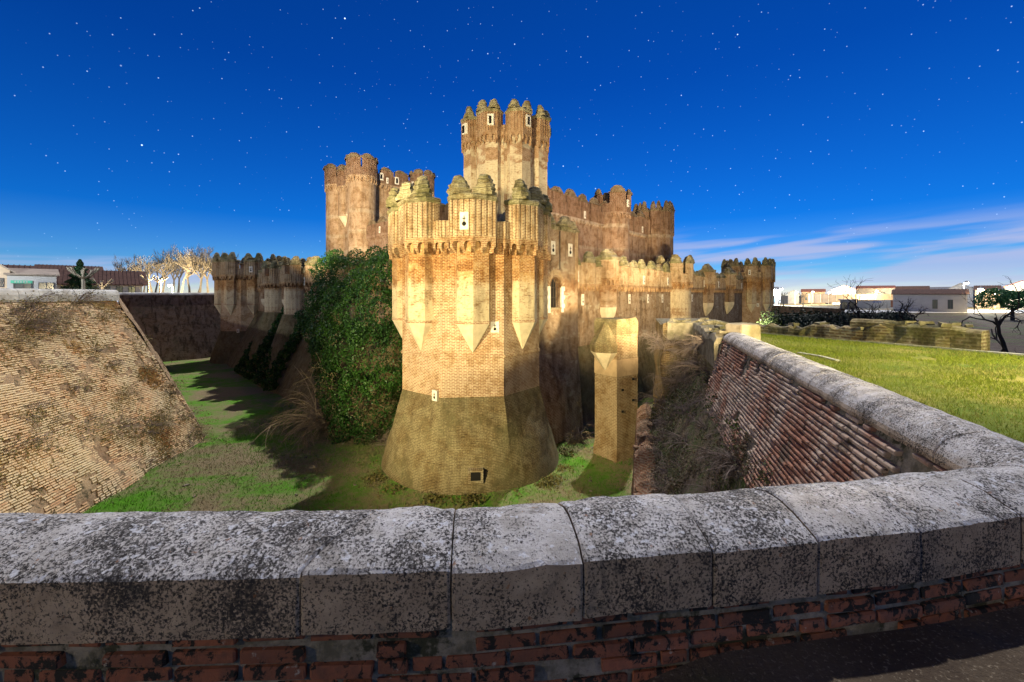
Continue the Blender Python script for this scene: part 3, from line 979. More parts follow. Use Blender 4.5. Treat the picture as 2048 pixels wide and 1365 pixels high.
# ---- inner castle
IB = (-.6, 44.5)
HM = dict(body=M['highturret'], low=M['highturret'], pil=M['highturret'], pen=None, tal=M['inner'], fl=M['inner'], arc=M['arcade'], cap=M['cap'])
HM['fl'] = brick_mat("high_crown_brick", (0.32, 0.145, 0.075), (0.26, 0.12, 0.06), (0.42, 0.30, 0.18), stain=0.35)
HM['arc'] = HM['fl']
fort_tower("inner_tower", "tall many-turreted brick tower rising behind the front tower", "tower", IB, R(-90 + 20), Rb=3.55, za0=14.3, za1=15.5, zc=16.2, zk=17.3, ztop=18.7,
           zp0=FLOOR, zp1=FLOOR, pw=2.3, pd=1.0, cw=2.45, cd=1.12, rc=.12, mats=HM, talus=False, band=False, window=True)
IM = dict(body=M['inner'], tal=M['inner'], pil=M['inner'], pen=M['inner'], fl=brick_mat("inner_flute_brick", (0.20, 0.10, 0.065), (0.155, 0.075, 0.05), (0.26, 0.18, 0.12), stain=.5),
          arc=M['inner'], cap=brick_mat("dark_cap", (0.17, 0.125, 0.075), (0.14, 0.10, 0.065), (0.24, 0.19, 0.12), stain=.5), low=M['inner'])
IW = thing("inner_wall", "tall dark brick inner wall with battlements, right of the many-turreted tower", "wall", (IB[0], IB[1], FLOOR), aV)
wall_run(IW, 2.0, 35.5, 0, 9.0, 9.7, 11.3, 12.1, 13.2, IM, seed=14, mw=2.3, gap=.35, proj=.3, arcsp=.8)
RI = thing("inner_turret", "round brick turret rising from the dark inner wall", "tower", (IB[0] + V.x * 21.6, IB[1] + V.y * 21.6, FLOOR), aV)
round_tower(RI, 0, -.5, 2.2, FLOOR, 10.6, 11.3, 13.9, 14.9, IM, nmer=4, seed=15, fr=.6)
plaque(RI, lambda p: (-.3 + p[0], -2.95 - p[1]), 0, 0, 12.0, .45, 1.0)
em = (IB[0] + V.x * 36, IB[1] + V.y * 36)
EM = dict(IM); EM['pen'] = M['inner']
fort_tower("inner_tower", "dark octagonal tower closing the inner wall at its right end", "tower", em, R(-100), Rb=2.5, zp1=.5, zp0=3.0, za0=9.6, za1=10.5, zc=12.2, zk=13.4, ztop=15.2,
           pw=1.5, pd=.7, cw=1.75, cd=.75, rc=.1, mats=EM, talus=False, band=False)
# wall behind the front tower towards the keep
KC = (-23.6, 67.0)      # near corner of the keep
IW2 = thing("inner_wall", "inner brick wall joining the keep to the many-turreted tower", "wall", (KC[0], KC[1], FLOOR), math.atan2(IB[1] - KC[1], IB[0] - KC[0]))
wall_run(IW2, 2, (Vector(IB) - Vector(KC)).length - 2, 0, 8.2, 8.9, 10.0, 10.6, 11.6, IM, seed=16, mw=2.3, gap=.5, proj=.3)
# keep
KE = thing("keep", "massive brick keep with pale bands and crenellated turrets, behind the ivy", "tower", (KC[0], KC[1], FLOOR), aV)
KM = dict(body=M['keep'], tal=M['keep'], pil=M['keep'], pen=M['pendant'], low=M['keep'], cap=IM['cap'], fl=IM['fl'], arc=M['keep'])
wall_run(KE, 0, 11.5, 0, 17.2, 18.1, 19.6, 20.3, 21.0, KM, thick=8, seed=21, mw=2.0, gap=.5, proj=.35, arcsp=.8)
for (x, y, r, sd) in ((0, 0, 2.1, 1), (11.5, 0, 1.9, 2), (0, 8.0, 1.9, 3)):
    round_tower(KE, x, y, r, FLOOR, 17.3, 18.3, 20.9, 21.7, KM, nmer=6, seed=30 + sd, fr=.9, rc=.22)
# bartizans on its left side, carried on pendants
for k, yy in enumerate((3.0, 5.5)):
    mb = MB()
    x, r = -.2, .85
    c = [(x + r * math.cos(2 * math.pi * q / 12), yy + r * math.sin(2 * math.pi * q / 12)) for q in range(12)]
    mb.loft([[(x + .5 + (p[0] - x) * s, yy + (p[1] - yy) * s, z) for p in c] if s < .9 else [(p[0], p[1], z) for p in c] for s, z in ((.05, 10.4), (.55, 11.6), (1, 12.9))], True)
    mb.build("pendant", M['pendant'], KE, origin=ORI)
    mb = MB(); mb.prism(c, 12.9, 17.5, True); pl = mb.build("bartizan", M['keep'], KE, origin=ORI)
    mb = MB()
    c2 = [(x + (r + .22) * math.cos(2 * math.pi * q / 12), yy + (r + .22) * math.sin(2 * math.pi * q / 12)) for q in range(12)]
    arcade(mb, c2, 17.0, 17.8, .22, .5, True); mb.build("arcade", M['keep'], pl, origin=ORI)
    mb = MB(); mb.prism(flute(c2, .3, .05), 17.8, 20.2, True); mb.build("merlon", KM['fl'], pl, origin=ORI)
    mb = MB(); cap_mesh(mb, (x, yy), 1.1, 1.1, 0, 20.2, .9, 77 + k); mb.build("cap", KM['cap'], pl, origin=ORI)
for (x, z) in ((3.2, 18.6), (6.1, 18.5), (9.4, 18.4)):
    mb = MB(); mb.box((x, -.34, z + .55), (.75, .12, 1.2)); w_ = mb.build("window_frame", M['plaque'], KE, origin=ORI)
    mb = MB(); mb.box((x, -.40, z + .55), (.34, .03, .8)); mb.build("opening", M['hole'], w_, origin=ORI)
# ------------------------------------------------------------------ ground, moat and its walls
def smooth_path(pts, it=2):
    for _ in range(it):
        q = [pts[0]]
        for a, b in zip(pts, pts[1:]):
            q.append((a[0] * .75 + b[0] * .25, a[1] * .75 + b[1] * .25)); q.append((a[0] * .25 + b[0] * .75, a[1] * .25 + b[1] * .75))
        q.append(pts[-1]); pts = q
    return pts
HX = 0.308                                     # heading of the right-hand moat wall: x = c + HX*y
_c0, _th0, _r = Vector((3.354, 2.378)), math.atan(.17), .66
_cc = _c0 + Vector((-math.sin(_th0), math.cos(_th0))) * _r
CORNER = [(3.05, 2.326)] + [(_cc.x + _r * math.sin(_th0 + R(63.3) * k / 7), _cc.y - _r * math.cos(_th0 + R(63.3) * k / 7)) for k in range(8)]
NEAR = smooth_path([(-26, 3.0), (-14, 2.0), (-8, 1.80), (-4, 1.735), (-2.08, 1.74), (-.92, 1.78), (-.26, 1.81), (.31, 1.88), (.93, 1.96), (1.47, 2.04), (2.05, 2.12),
                    (2.72, 2.27)], 2) + CORNER + [(4.2, 3.9), (4.36, 4.42), (4.85, 6.0), (5.8, 9.1), (6.85, 12.5)]
class Path:
    def __init__(self, pts):
        self.p = [Vector(q) for q in pts]; self.s = [0]
        for a, b in zip(self.p, self.p[1:]): self.s.append(self.s[-1] + (b - a).length)
        self.L = self.s[-1]
    def at(self, s):
        s = min(max(s, 0), self.L)
        lo, hi = 0, len(self.s) - 1
        while hi - lo > 1:
            m = (lo + hi) // 2
            if self.s[m] <= s: lo = m
            else: hi = m
        f = (s - self.s[lo]) / max(1e-9, self.s[hi] - self.s[lo])
        return self.p[lo].lerp(self.p[hi], f)
    def tan(self, s):
        d = self.at(s + .12) - self.at(s - .12); d.normalize(); return d
    def off(self, s, o):
        t = self.tan(s); p = self.at(s); return Vector((p.x - t.y * o, p.y + t.x * o))
    def find(self, axis, val, s0=0, s1=None):
        s1 = self.L if s1 is None else s1
        for _ in range(50):
            m = (s0 + s1) / 2
            if self.at(m)[axis] < val: s0 = m
            else: s1 = m
        return s0
PN = Path(NEAR)
LIP = -1.17

def rise(x):            # the parapet climbs towards the far left
    t = min(1, max(0, (-x - 4) / 18)); return 1.35 * t * t * (3 - 2 * t)

def gh(x, y):           # natural ground outside the moat
    z = -1.62 - .5 * min(1, max(0, (.9 - x) / 1.8)) * (1 if y < 3 else 0)
    if x < -4: z += 1.3 * min(1, max(0, (-x - 4) / 20))
    # ground falls away beyond the lawn on the right
    d = (x - 10.3) * .90 + (y - 18.6) * .436
    e = x * .75 - y * .66
    if x > 0 and y > 0:
        k = min(1, max(0, d / 3.0)); z -= 2.6 * k
    if y > 14: z += .12 * nz3(x, y, 0, .1)
    return z

OUT = [(-26, 3.0)] + [(p.x, p.y) for p in PN.p[1:]] + [(7.3, 14.0), (8.7, 17.4), (61, 78), (22, 122), (-18, 116), (-61.5, 66.5), (-28.9, 31.2), (-27.8, 23.2)]
CEN = Vector((-2, 62))

def ground_sheet():
    mb = MB()
    pts = []
    n = len(OUT)
    for i in range(n):
        a, b = Vector(OUT[i]), Vector(OUT[(i + 1) % n])
        k = max(1, int((b - a).length / 2.5))
        for q in range(k): pts.append(a.lerp(b, q / k))
    rings = []
    for d in (0.03, .4, .9, 1.6, 2.6, 4, 6, 9, 13, 18, 25, 35, 50, 75, 110, 170, 300, 700, 2500):
        ring = []
        for p in pts:
            e = (p - CEN).normalized(); q = p + e * d
            ring.append((q.x, q.y, gh(q.x, q.y)))
        rings.append(ring)
    mb.loft(rings, True)
    return mb
g = NG("bare_ground")
P = g.pos()
c = g.mix(g.rng(g.noise(P, 1.2, 6, .65), .35, .65), (.055, .038, .026), (.10, .075, .05))
c = g.mix(g.rng(g.noise(P, .35, 4, .6), .5, .62), c, (.07, .085, .03))
c = g.mix(g.rng(g.noise(P, 60, 3, .6), .55, .75), c, (.22, .18, .13))
M['ground'] = g.done(c, g.bump(g.noise(P, 25, 6, .7), .8, .04))
struct(ground_sheet().build("ground", M['ground'], smooth=True))

# moat floor with worn winter turf
g = NG("moat_turf")
P = g.pos()
n1 = g.noise(P, .22, 7, .66, .5)
n2 = g.noise(P, 2.6, 6, .7)
n3 = g.noise(P, 16, 4, .7)
dry = g.mix(g.rng(n3, .3, .7), (.34, .27, .15), (.20, .16, .09))
grn = g.mix(g.rng(n3, .3, .7), (.07, .25, .010), (.12, .34, .015))
m = g.rng(g.math('ADD', g.math('MULTIPLY', n1, .72), g.math('MULTIPLY', n2, .28)), .41, .61)
c = g.mix(m, dry, grn)
c = g.mix(g.rng(g.noise(P, .8, 5, .7), .62, .72, 0, .6), c, (.09, .065, .05))
M['turf'] = g.done(c, g.bump(g.noise(P, 22, 6, .75), 1.0, .12))
def fz(x, y):
    z = FLOOR + .10 * nz3(x, y, 0, .25) + .05 * nz3(x, y, 5, .9)
    d = math.hypot(x - T1[0], y - T1[1])
    z += .35 * max(0, 1 - (d - 5.6) / 2.2) * .5 if d < 7.8 else 0
    return z
mb = MB()
xs = np.concatenate([np.arange(-75, -30, 2.0), np.arange(-30, 14, .5), np.arange(14, 80, 3.0)]); ys = np.concatenate([np.arange(2, 50, .5), np.arange(50, 126, 2.0)])
idx = {}
for j, y in enumerate(ys):
    for i, x in enumerate(xs):
        mb.v.append((x, y, fz(x, y)))
nx = len(xs)
for j in range(len(ys) - 1):
    for i in range(nx - 1):
        mb.f.append((j * nx + i, j * nx + i + 1, (j + 1) * nx + i + 1, (j + 1) * nx + i)); mb.m.append(0)
struct(mb.build("moat_floor", M['turf'], smooth=True))

# ---- stone and brick materials of the parapet
g = NG("lichen_limestone")
P = g.pos()
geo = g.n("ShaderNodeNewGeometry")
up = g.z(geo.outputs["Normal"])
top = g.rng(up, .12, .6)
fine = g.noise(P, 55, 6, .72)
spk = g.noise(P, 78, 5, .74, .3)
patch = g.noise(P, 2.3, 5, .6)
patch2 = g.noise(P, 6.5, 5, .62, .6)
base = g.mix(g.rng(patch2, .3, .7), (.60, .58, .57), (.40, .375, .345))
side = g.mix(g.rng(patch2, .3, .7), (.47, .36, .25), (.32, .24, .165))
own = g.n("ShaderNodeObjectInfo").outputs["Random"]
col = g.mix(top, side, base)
thr = g.math('ADD', spk, g.math('MULTIPLY', g.math('SUBTRACT', patch, .5), .50))
thr = g.math('ADD', thr, g.math('MULTIPLY', g.math('SUBTRACT', g.noise(P, 17, 5, .65, .5), .5), .16))
thr = g.math('ADD', thr, g.math('ADD', g.math('MULTIPLY', top, .008), g.math('MULTIPLY', g.math('SUBTRACT', own, .45), .045)))
blk = g.rng(thr, .50, .56)
col = g.mix(g.rng(g.noise(P, 4.2, 6, .7, .8), .56, .70, 0, .7), col, (.13, .115, .095))
col = g.mix(g.math('MULTIPLY', blk, g.rng(fine, .3, .55, .5, 1)), col, (.035, .032, .03))
col = g.mix(g.math('MULTIPLY', g.rng(g.noise(P, 21, 4, .6), .66, .72), .65), col, (.30, .13, .05))
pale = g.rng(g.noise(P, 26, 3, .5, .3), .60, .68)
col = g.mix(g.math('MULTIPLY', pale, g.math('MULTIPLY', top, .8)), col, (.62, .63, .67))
hh = g.math('ADD', g.math('MULTIPLY', spk, .8), fine)
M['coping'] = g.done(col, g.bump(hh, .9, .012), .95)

g = NG("old_red_brick")
P = g.pos()
geo = g.n("ShaderNodeNewGeometry")
ri = geo.outputs["Random Per Island"]
oi = g.n("ShaderNodeObjectInfo").outputs["Random"]
c = g.mix(oi, (.30, .105, .055), (.18, .07, .04))
c = g.mix(g.rng(g.noise(P, 14, 5, .65), .35, .7), c, (.16, .07, .045))
liche = g.math('ADD', g.noise(P, 16, 6, .7, .5), g.math('MULTIPLY', g.math('SUBTRACT', g.noise(P, 3.0, 4, .6), .5), .5))
c = g.mix(g.rng(liche, .50, .57), c, (.022, .02, .017))
c = g.mix(g.rng(g.noise(P, 10, 5, .7), .63, .70, 0, .85), c, (.34, .30, .25))
M['redbrick'] = g.done(c, g.bump(g.noise(P, 60, 5, .7), .8, .01), .95)
g = NG("lime_mortar")
P = g.pos()
c = g.mix(g.rng(g.noise(P, 9, 6, .7), .35, .65), (.30, .26, .20), (.13, .115, .08))
c = g.mix(g.rng(g.noise(P, 4, 5, .7), .52, .6), c, (.05, .05, .03))
M['mortar'] = g.done(c, g.bump(g.noise(P, 40, 6, .7), 1.0, .02), .97)

PROF = [(0, -.26), (0, -.13), (.002, -.012), (.016, .002), (.07, .028), (.16, .058), (.26, .076), (.35, .074), (.44, .05), (.52, .004), (.575, -.06), (.60, -.11), (.61, -.15), (.61, -.19)]
def coping_stone(s0, s1, seed, parent, skew0=None, skew1=None):
    n = max(5, int((s1 - s0) / .075))
    rr = random.Random(seed)
    gap = .0035
    dz = rr.uniform(-.003, .003); tw = rr.uniform(-.006, .006); do = rr.uniform(-.004, .004)
    def ring(s, q, edge):
        out = []
        for k, (o, z) in enumerate(PROF):
            ss = s
            if q == 0 and skew0: ss += skew0(o, z)
            if q == 1 and skew1: ss += skew1(o, z)
            p = PN.at(ss); 
            shr = edge
            oo = .31 + (o - .31) * (1 - shr * .018) + do; zz = z - shr * .007 * (1 if z > -.2 else 0) + dz + tw * (o - .3)
            pp = PN.off(ss, oo)
            b = .010 * nz3(pp.x, pp.y, zz, 9) + .007 * nz3(pp.x, pp.y, zz + 7, 3.2) + .005 * nz3(pp.x, pp.y, zz, 26)
            w = min(1, (k + .3) / 2) if k < 2 else 1
            out.append((pp.x + b * .4, pp.y + b * .4 * w - (b * .6 if k < 4 else 0), zz + LIP + rise(pp.x) + b))
        return out
    rings = [ring(s0 + gap, 0, 1.0)]
    for k in range(n + 1):
        s = s0 + gap + .013 + (s1 - s0 - 2 * gap - .026) * k / n
        f = k / n
        r = []
        # interpolate the skew through the stone so the two ends stay parallel to their joints
        for o, z in PROF: pass
        def sk(o, z, f=f):
            return (skew0(o, z) * (1 - f) if skew0 else 0) + (skew1(o, z) * f if skew1 else 0)
        out = []
        for kk, (o, z) in enumerate(PROF):
            ss = s + sk(o, z); pp = PN.off(ss, o + do); zz = z + dz + tw * (o - .3)
            b = .010 * nz3(pp.x, pp.y, zz, 9) + .007 * nz3(pp.x, pp.y, zz + 7, 3.2) + .005 * nz3(pp.x, pp.y, zz, 26)
            w = min(1, (kk + .3) / 2) if kk < 2 else 1
            out.append((pp.x + b * .4, pp.y + b * .4 * w - (b * .6 if kk < 4 else 0), zz + LIP + rise(pp.x) + b))
        rings.append(out)
    rings.append(ring(s1 - gap, 1, 1.0))
    mb = MB(); mb.loft(rings, False)
    # open profile along the bottom: close ends and underside
    mb.face(list(reversed(rings[0]))); mb.face(rings[-1])
    for a, b in zip(rings, rings[1:]): mb.face([a[-1], b[-1], b[0], a[0]])
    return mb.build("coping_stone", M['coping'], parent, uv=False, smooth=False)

# near parapet
base_s = PN.find(0, -4.0); sc_ = PN.find(0, 3.45)
NP = thing("parapet", "low curving parapet wall with lichened coping stones across the foreground", "wall", (0, 0, 0))
js = [PN.find(0, x) for x in (-26, -24, -22, -20, -18, -16, -14, -12, -10, -8.2, -6.6, -5.1, -3.7, -2.45, -.90, -.26, .315, .93, 1.47, 2.05, 2.72)] + [PN.find(0, 3.35)]
diag = lambda o, z: .20 * max(0, min(1, (o - .02) / .34)) * (1 if z > -.1 or o > .3 else 0) + .012
for k in range(len(js) - 1):
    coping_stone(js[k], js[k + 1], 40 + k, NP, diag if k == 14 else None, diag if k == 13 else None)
RP = thing("parapet", "moat wall on the right with pale rounded coping and sloping red brick courses", "wall", (0, 0, 0))
sy = [js[-1]] + [PN.find(1, y, js[-1]) for y in (3.3, 4.42, 5.15, 5.95, 6.85, 7.85, 8.9, 10.0, 11.2, 12.45)]
for k in range(len(sy) - 1):
    coping_stone(sy[k], sy[k + 1], 80 + k, RP)

# wall core under the coping, near and right: outer face, inner battered face
def sface(z):            # inner face offset from the lip
    return .57 + .30 * max(0, -1.36 - z)
def core(s0, s1, zin, step=.5, depth_out=-3.0):
    rings = []
    n = max(2, int((s1 - s0) / step))
    for k in range(n + 1):
        s = s0 + (s1 - s0) * k / n
        r = []
        x = PN.at(s).x; up_ = rise(x)
        for (o, z) in ((.075, depth_out), (.075, -1.425), (.46, -1.36), (.54, -1.36), (sface(-3.4), -3.4), (sface(-3.4) + 1.2, FLOOR - .4)):
            if z < -5 and not zin: z = -5.5
            p = PN.off(s, o); r.append((p.x, p.y, z + (up_ if z > -2 else 0)))
        rings.append(r)
    mb = MB(); mb.loft(rings, False); return mb
core(0, js[-1], True).build("core", M['mortar'], NP, uv=False)
core(js[-1], PN.L, True).build("core", M['mortar'], RP, uv=False)

# brick variants: slightly worn blocks
def brick_var(seed, l, h, d, bev=.008, wear=.006, mat=None):
    r = random.Random(seed)
    bm = bmesh.new()
    bmesh.ops.create_cube(bm, size=1)
    for v in bm.verts:
        v.co.x *= l; v.co.y *= d; v.co.z *= h
    bmesh.ops.bevel(bm, geom=bm.edges[:], offset=bev, segments=1, affect='EDGES')
    for v in bm.verts:
        v.co += Vector((r.uniform(-1, 1), r.uniform(-1, 1), r.uniform(-1, 1))) * wear
    me = bpy.data.meshes.new("brick"); bm.to_mesh(me); bm.free()
    me.materials.append(mat or M['redbrick']); return me
NB = [brick_var(k, .27, .056, .12, .007, .004) for k in range(6)]
def put_brick(me, parent, loc, rz, sx=1, tilt=0, sz=1):
    o = bpy.data.objects.new("brick", me); COL.objects.link(o)
    o.parent = parent; o.location = loc; o.rotation_euler = (tilt, 0, rz); o.scale = (sx, 1, sz); return o
rb = random.Random(3)
s_a, s_b = PN.find(0, -2.9), PN.find(1, 3.1, js[-1])
for k in range(9):
    z = -1.475 - k * .077
    s = s_a + (k % 2) * .14
    while s < s_b:
        l = rb.choice((.27, .27, .27, .13))
        mid = s + l / 2
        p = PN.off(mid, .118 + rb.uniform(-.012, .012)); t = PN.tan(mid)
        if z > gh(p.x, p.y) - .12 and rb.random() > .04:
            put_brick(rb.choice(NB), NP, (p.x, p.y, z + rb.uniform(-.005, .005)), math.atan2(t.y, t.x) + rb.uniform(-.015, .015), l / .27 * rb.uniform(.95, 1.0))
        s += l + .018
# right talus bricks: the nearest 300 as parts, the rest joined
g = NG("smeared_brick")
P = g.pos()
oi = g.n("ShaderNodeObjectInfo").outputs["Random"]; ri = g.n("ShaderNodeNewGeometry").outputs["Random Per Island"]
c = g.mix(g.math('FRACT', g.math('ADD', oi, ri)), (.40, .19, .12), (.26, .125, .085))
c = g.mix(g.rng(g.noise(P, 12, 5, .65), .35, .7), c, (.24, .12, .08))
c = g.mix(g.rng(g.noise(P, 1.1, 5, .65), .40, .60, 0, .85), c, (.46, .37, .29))
c = g.mix(g.rng(g.noise(P, 2.4, 6, .7, .6), .54, .64, 0, .8), c, (.11, .09, .065))
c = g.mix(g.rng(g.noise(P, 17, 6, .7, .5), .58, .64), c, (.06, .05, .04))
M['smearbrick'] = g.done(c, g.bump(g.noise(P, 50, 5, .7), .8, .01), .95)
TB = [brick_var(20 + k, .285, .052, .14, .011, .005, M['smearbrick']) for k in range(6)]
rows = []
for k in range(27):
    z = -1.405 - k * .070
    s = PN.find(1, 3.0, js[-1]) + rb.uniform(0, .2)
    while s < PN.L - .1:
        l = rb.choice((.27, .27, .27, .27, .13))
        mid = s + l / 2
        p = PN.off(mid, sface(z) - .035 + rb.uniform(-.008, .006) + (rb.uniform(.0, .025) if rb.random() < .12 else 0)); t = PN.tan(mid)
        gone = nz3(p.x, p.y, z, 1.6) + .35 * nz3(p.x, p.y, z, 5)
        if gone < .34 + .25 * min(1, k / 6) and not (k < 1 and nz3(p.x * 1.5, p.y * 1.5, z, 2.2) > .1):
            rows.append((p.y - z * .3, (p.x, p.y, z + rb.uniform(-.004, .004)), math.atan2(t.y, t.x) + rb.uniform(-.01, .01), l / .27 * rb.uniform(.97, 1.0)))
        s += l + .016
rows.sort(key=lambda r: r[0])
for r in rows[:300]: put_brick(rb.choice(TB), RP, r[1], r[2], r[3])
def join_bricks(rows, variants, name, mat, parent):
    vs, fs = [], []; base = 0
    data = []
    for me in variants:
        co = np.zeros(len(me.vertices) * 3); me.vertices.foreach_get("co", co)
        data.append((co.reshape(-1, 3), [tuple(p.vertices) for p in me.polygons]))
    r = random.Random(5)
    for q in rows:
        co, ff = data[r.randrange(len(data))]
        ca, sa = math.cos(q[2]), math.sin(q[2])
        x = co[:, 0] * q[3]
        vs.append(np.stack([q[1][0] + x * ca - co[:, 1] * sa, q[1][1] + x * sa + co[:, 1] * ca, q[1][2] + co[:, 2]], 1))
        fs += [tuple(i + base for i in f) for f in ff]; base += len(co)
    me = bpy.data.meshes.new(name); me.from_pydata(np.concatenate(vs).tolist(), [], fs); me.materials.append(mat)
    o = bpy.data.objects.new(name, me); COL.objects.link(o); o.parent = parent; stuff(o); return o
join_bricks(rows[300:], TB, "far_bricks", M['smearbrick'], RP)

# ---- generic brick-laid slope (one joined mesh of courses)
g = NG("talus_brick_blocks")
P = g.pos()
geo = g.n("ShaderNodeNewGeometry"); ri = geo.outputs["Random Per Island"]
c = g.mix(ri, (.56, .32, .17), (.74, .56, .34))
c = g.mix(g.rng(g.noise(P, .55, 5, .65), .40, .62), c, g.mix(ri, (.70, .58, .38), (.60, .47, .28)))
c = g.mix(g.rng(g.noise(P, 1.6, 6, .7, .5), .58, .68, 0, .7), c, (.22, .185, .115))
c = g.mix(g.rng(g.noise(P, 7, 5, .7), .55, .7, 0, .7), c, (.10, .085, .055))
M['leftbrick'] = g.done(c, g.bump(g.noise(P, 18, 5, .7), .7, .03), .95)
g = NG("talus_mortar")
P = g.pos()
c = g.mix(g.rng(g.noise(P, .8, 6, .7), .35, .65), (.50, .36, .22), (.24, .15, .09))
c = g.mix(g.rng(g.noise(P, 3, 6, .7), .5, .64, 0, .9), c, (.09, .08, .045))
M['leftmortar'] = g.done(c, g.bump(g.noise(P, 9, 6, .75), 1.0, .1), .97)

def slope_pt(a_top, b_top, a_bot, b_bot, u, v):
    return a_top.lerp(b_top, u).lerp(a_bot.lerp(b_bot, u), v)
def laid_slope(a_top, b_top, a_bot, b_bot, row=.115, length=.30, seed=1, hole=.5, keep=None):
    """bricks set in courses on a planar quad; returns numpy verts / faces"""
    r = np.random.RandomState(seed)
    H = ((a_bot - a_top).length + (b_bot - b_top).length) / 2; n = int(H / row)
    nrm = (b_top - a_top).cross(a_bot - a_top).normalized()
    vs = []; fs = []; base = 0
    quad = [(0, 1, 2, 3), (0, 4, 5, 1), (1, 5, 6, 2), (2, 6, 7, 3), (3, 7, 4, 0)]
    for k in range(n):
        v0 = k / n; v1 = (k + .60) / n
        A0 = a_top.lerp(a_bot, v0); B0 = b_top.lerp(b_bot, v0); A1 = a_top.lerp(a_bot, v1); B1 = b_top.lerp(b_bot, v1)
        L = (B0 - A0).length; m = int(L / length); off = r.rand() * .5
        for q in range(m):
            u0 = (q + off) / (m + 1); u1 = u0 + (length - .02) / L
            P0 = A0.lerp(B0, u0)
            h = nz3(P0.x * .8, P0.y * .8, P0.z * .8, 1.0) + .6 * nz3(P0.x * 2.6, P0.y * 2.6, P0.z * 2.6, 1.0)
            if h > hole or r.rand() < .05 or (u0 < .014 and r.rand() < .35): continue
            pr = nrm * (.045 + r.uniform(-.02, .025) - max(0, h) * .04)
            wv = Vector((0, 0, r.uniform(-.012, .012))) + nrm * .30 * nz3(P0.x, P0.y, P0.z, .33)
            f = [A0.lerp(B0, u0), A0.lerp(B0, u1), A1.lerp(B1, u1), A1.lerp(B1, u0)]
            for p in f:
                vs.append(p + pr + wv + nrm * r.uniform(-.008, .008))
            for p in f:
                vs.append(p - nrm * .05)
            fs += [tuple(base + i for i in qd) for qd in quad]; base += 8
    return vs, fs
def rough_quad(a_top, b_top, a_bot, b_bot, nu, nv, amp=.05, bulge=0.0):
    nrm = (b_top - a_top).cross(a_bot - a_top).normalized()
    mb = MB()
    for j in range(nv + 1):
        for i in range(nu + 1):
            p = slope_pt(a_top, b_top, a_bot, b_bot, i / nu, j / nv)
            p = p + nrm * (amp * (nz3(p.x, p.y, p.z, .9) + .6 * nz3(p.x, p.y, p.z, 2.6)) + bulge * nz3(p.x, p.y, p.z, .33))
            mb.v.append(tuple(p))
    for j in range(nv):
        for i in range(nu):
            mb.f.append((j * (nu + 1) + i, j * (nu + 1) + i + 1, (j + 1) * (nu + 1) + i + 1, (j + 1) * (nu + 1) + i)); mb.m.append(0)
    return mb

LS = thing("moat_slope", "wide sloping brick wall of the moat on the left, dotted with dry weeds", "wall", (0, 0, 0))
q0t, q1t = Vector((-28.9, 31.2, -.2)), Vector((-26.2, 3.4, -.2))
q0b, q1b = Vector((-23.2, 32.4, FLOOR)), Vector((-18.6, 5.2, FLOOR))
ext = .5
q0b2 = q0t.lerp(q0b, 1.03); q1b2 = q1t.lerp(q1b, 1.03)
rough_quad(q0t, q1t, q0b2, q1b2, 110, 60, .05, .30).build("mortar_bed", M['leftmortar'], LS, uv=False)
vs, fs = laid_slope(q0t, q1t, q0b2, q1b2, .125, .30, 3, .34)
me = bpy.data.meshes.new("brick_courses"); me.from_pydata([tuple(p) for p in vs], [], fs); me.materials.append(M['leftbrick'])
o = bpy.data.objects.new("brick_courses", me); COL.objects.link(o); o.parent = LS; stuff(o)
# the return face beyond the corner, then the far dark wall
wt, wb = Vector((-61.5, 66.5, 0)), Vector((-56.0, 68.5, FLOOR - .2))
rough_quad(wt, q0t, wb, q0b2, 60, 20, .12).build("return_face", M['leftmortar'], LS, uv=False)
# coping of the left wall: pale stones
def simple_coping(T, A, B, z, w=.7, h=.42, n=8, out=None, mat=None):
    A, B = Vector(A), Vector(B); d = (B - A); L = d.length; d.normalize(); nn = Vector((-d.y, d.x)) if out is None else out
    for k in range(n):
        a = A + d * (L * k / n + .015); b = A + d * (L * (k + 1) / n - .015)
        pr = [(0, 0), (0, h * .55), (w * .12, h * .85), (w * .35, h), (w * .65, h), (w * .88, h * .85), (w, h * .55), (w, 0)]
        mb = MB()
        rg = []
        for e in (a, a.lerp(b, .33), a.lerp(b, .66), b):
            rg.append([(e.x + nn.x * (o - .1), e.y + nn.y * (o - .1), z + zz + .02 * nz3(e.x + o, e.y, zz, 2)) for o, zz in pr])
        mb.loft(rg, False); mb.face(list(reversed(rg[0]))); mb.face(rg[-1])
        mb.build("coping_stone", mat or M['copfar'], T, uv=False)
M['copfar'] = plain_mat("weathered_pale_stone", (.66, .66, .62), .4, 1.2, .95, .5, .05, col2=(.44, .42, .37))
simple_coping(LS, (-26.1, 3.4), (-28.8, 31.2), -.42, h=.78, n=24, out=Vector((-1, 0)))
simple_coping(LS, (-29.0, 31.3), (-61.5, 66.5), -.42, h=.7, n=22, out=Vector((-.73, -.68)))
FW = thing("moat_wall", "far dark weathered brick wall of the moat, left of the far tower", "wall", (0, 0, 0))
xt, xb = Vector((-18, 116, .1)), Vector((-16, 113, FLOOR - .2))
wb2 = Vector((-59.0, 65.2, FLOOR - .2))
mbq = rough_quad(wt, xt, wb2, xb, 90, 24, .02)
mbq.build("brick_face", M['darkwall'], FW)
simple_coping(FW, (-61.5, 66.5), (-18, 116), -.05, n=40, out=Vector((-.75, .66)))
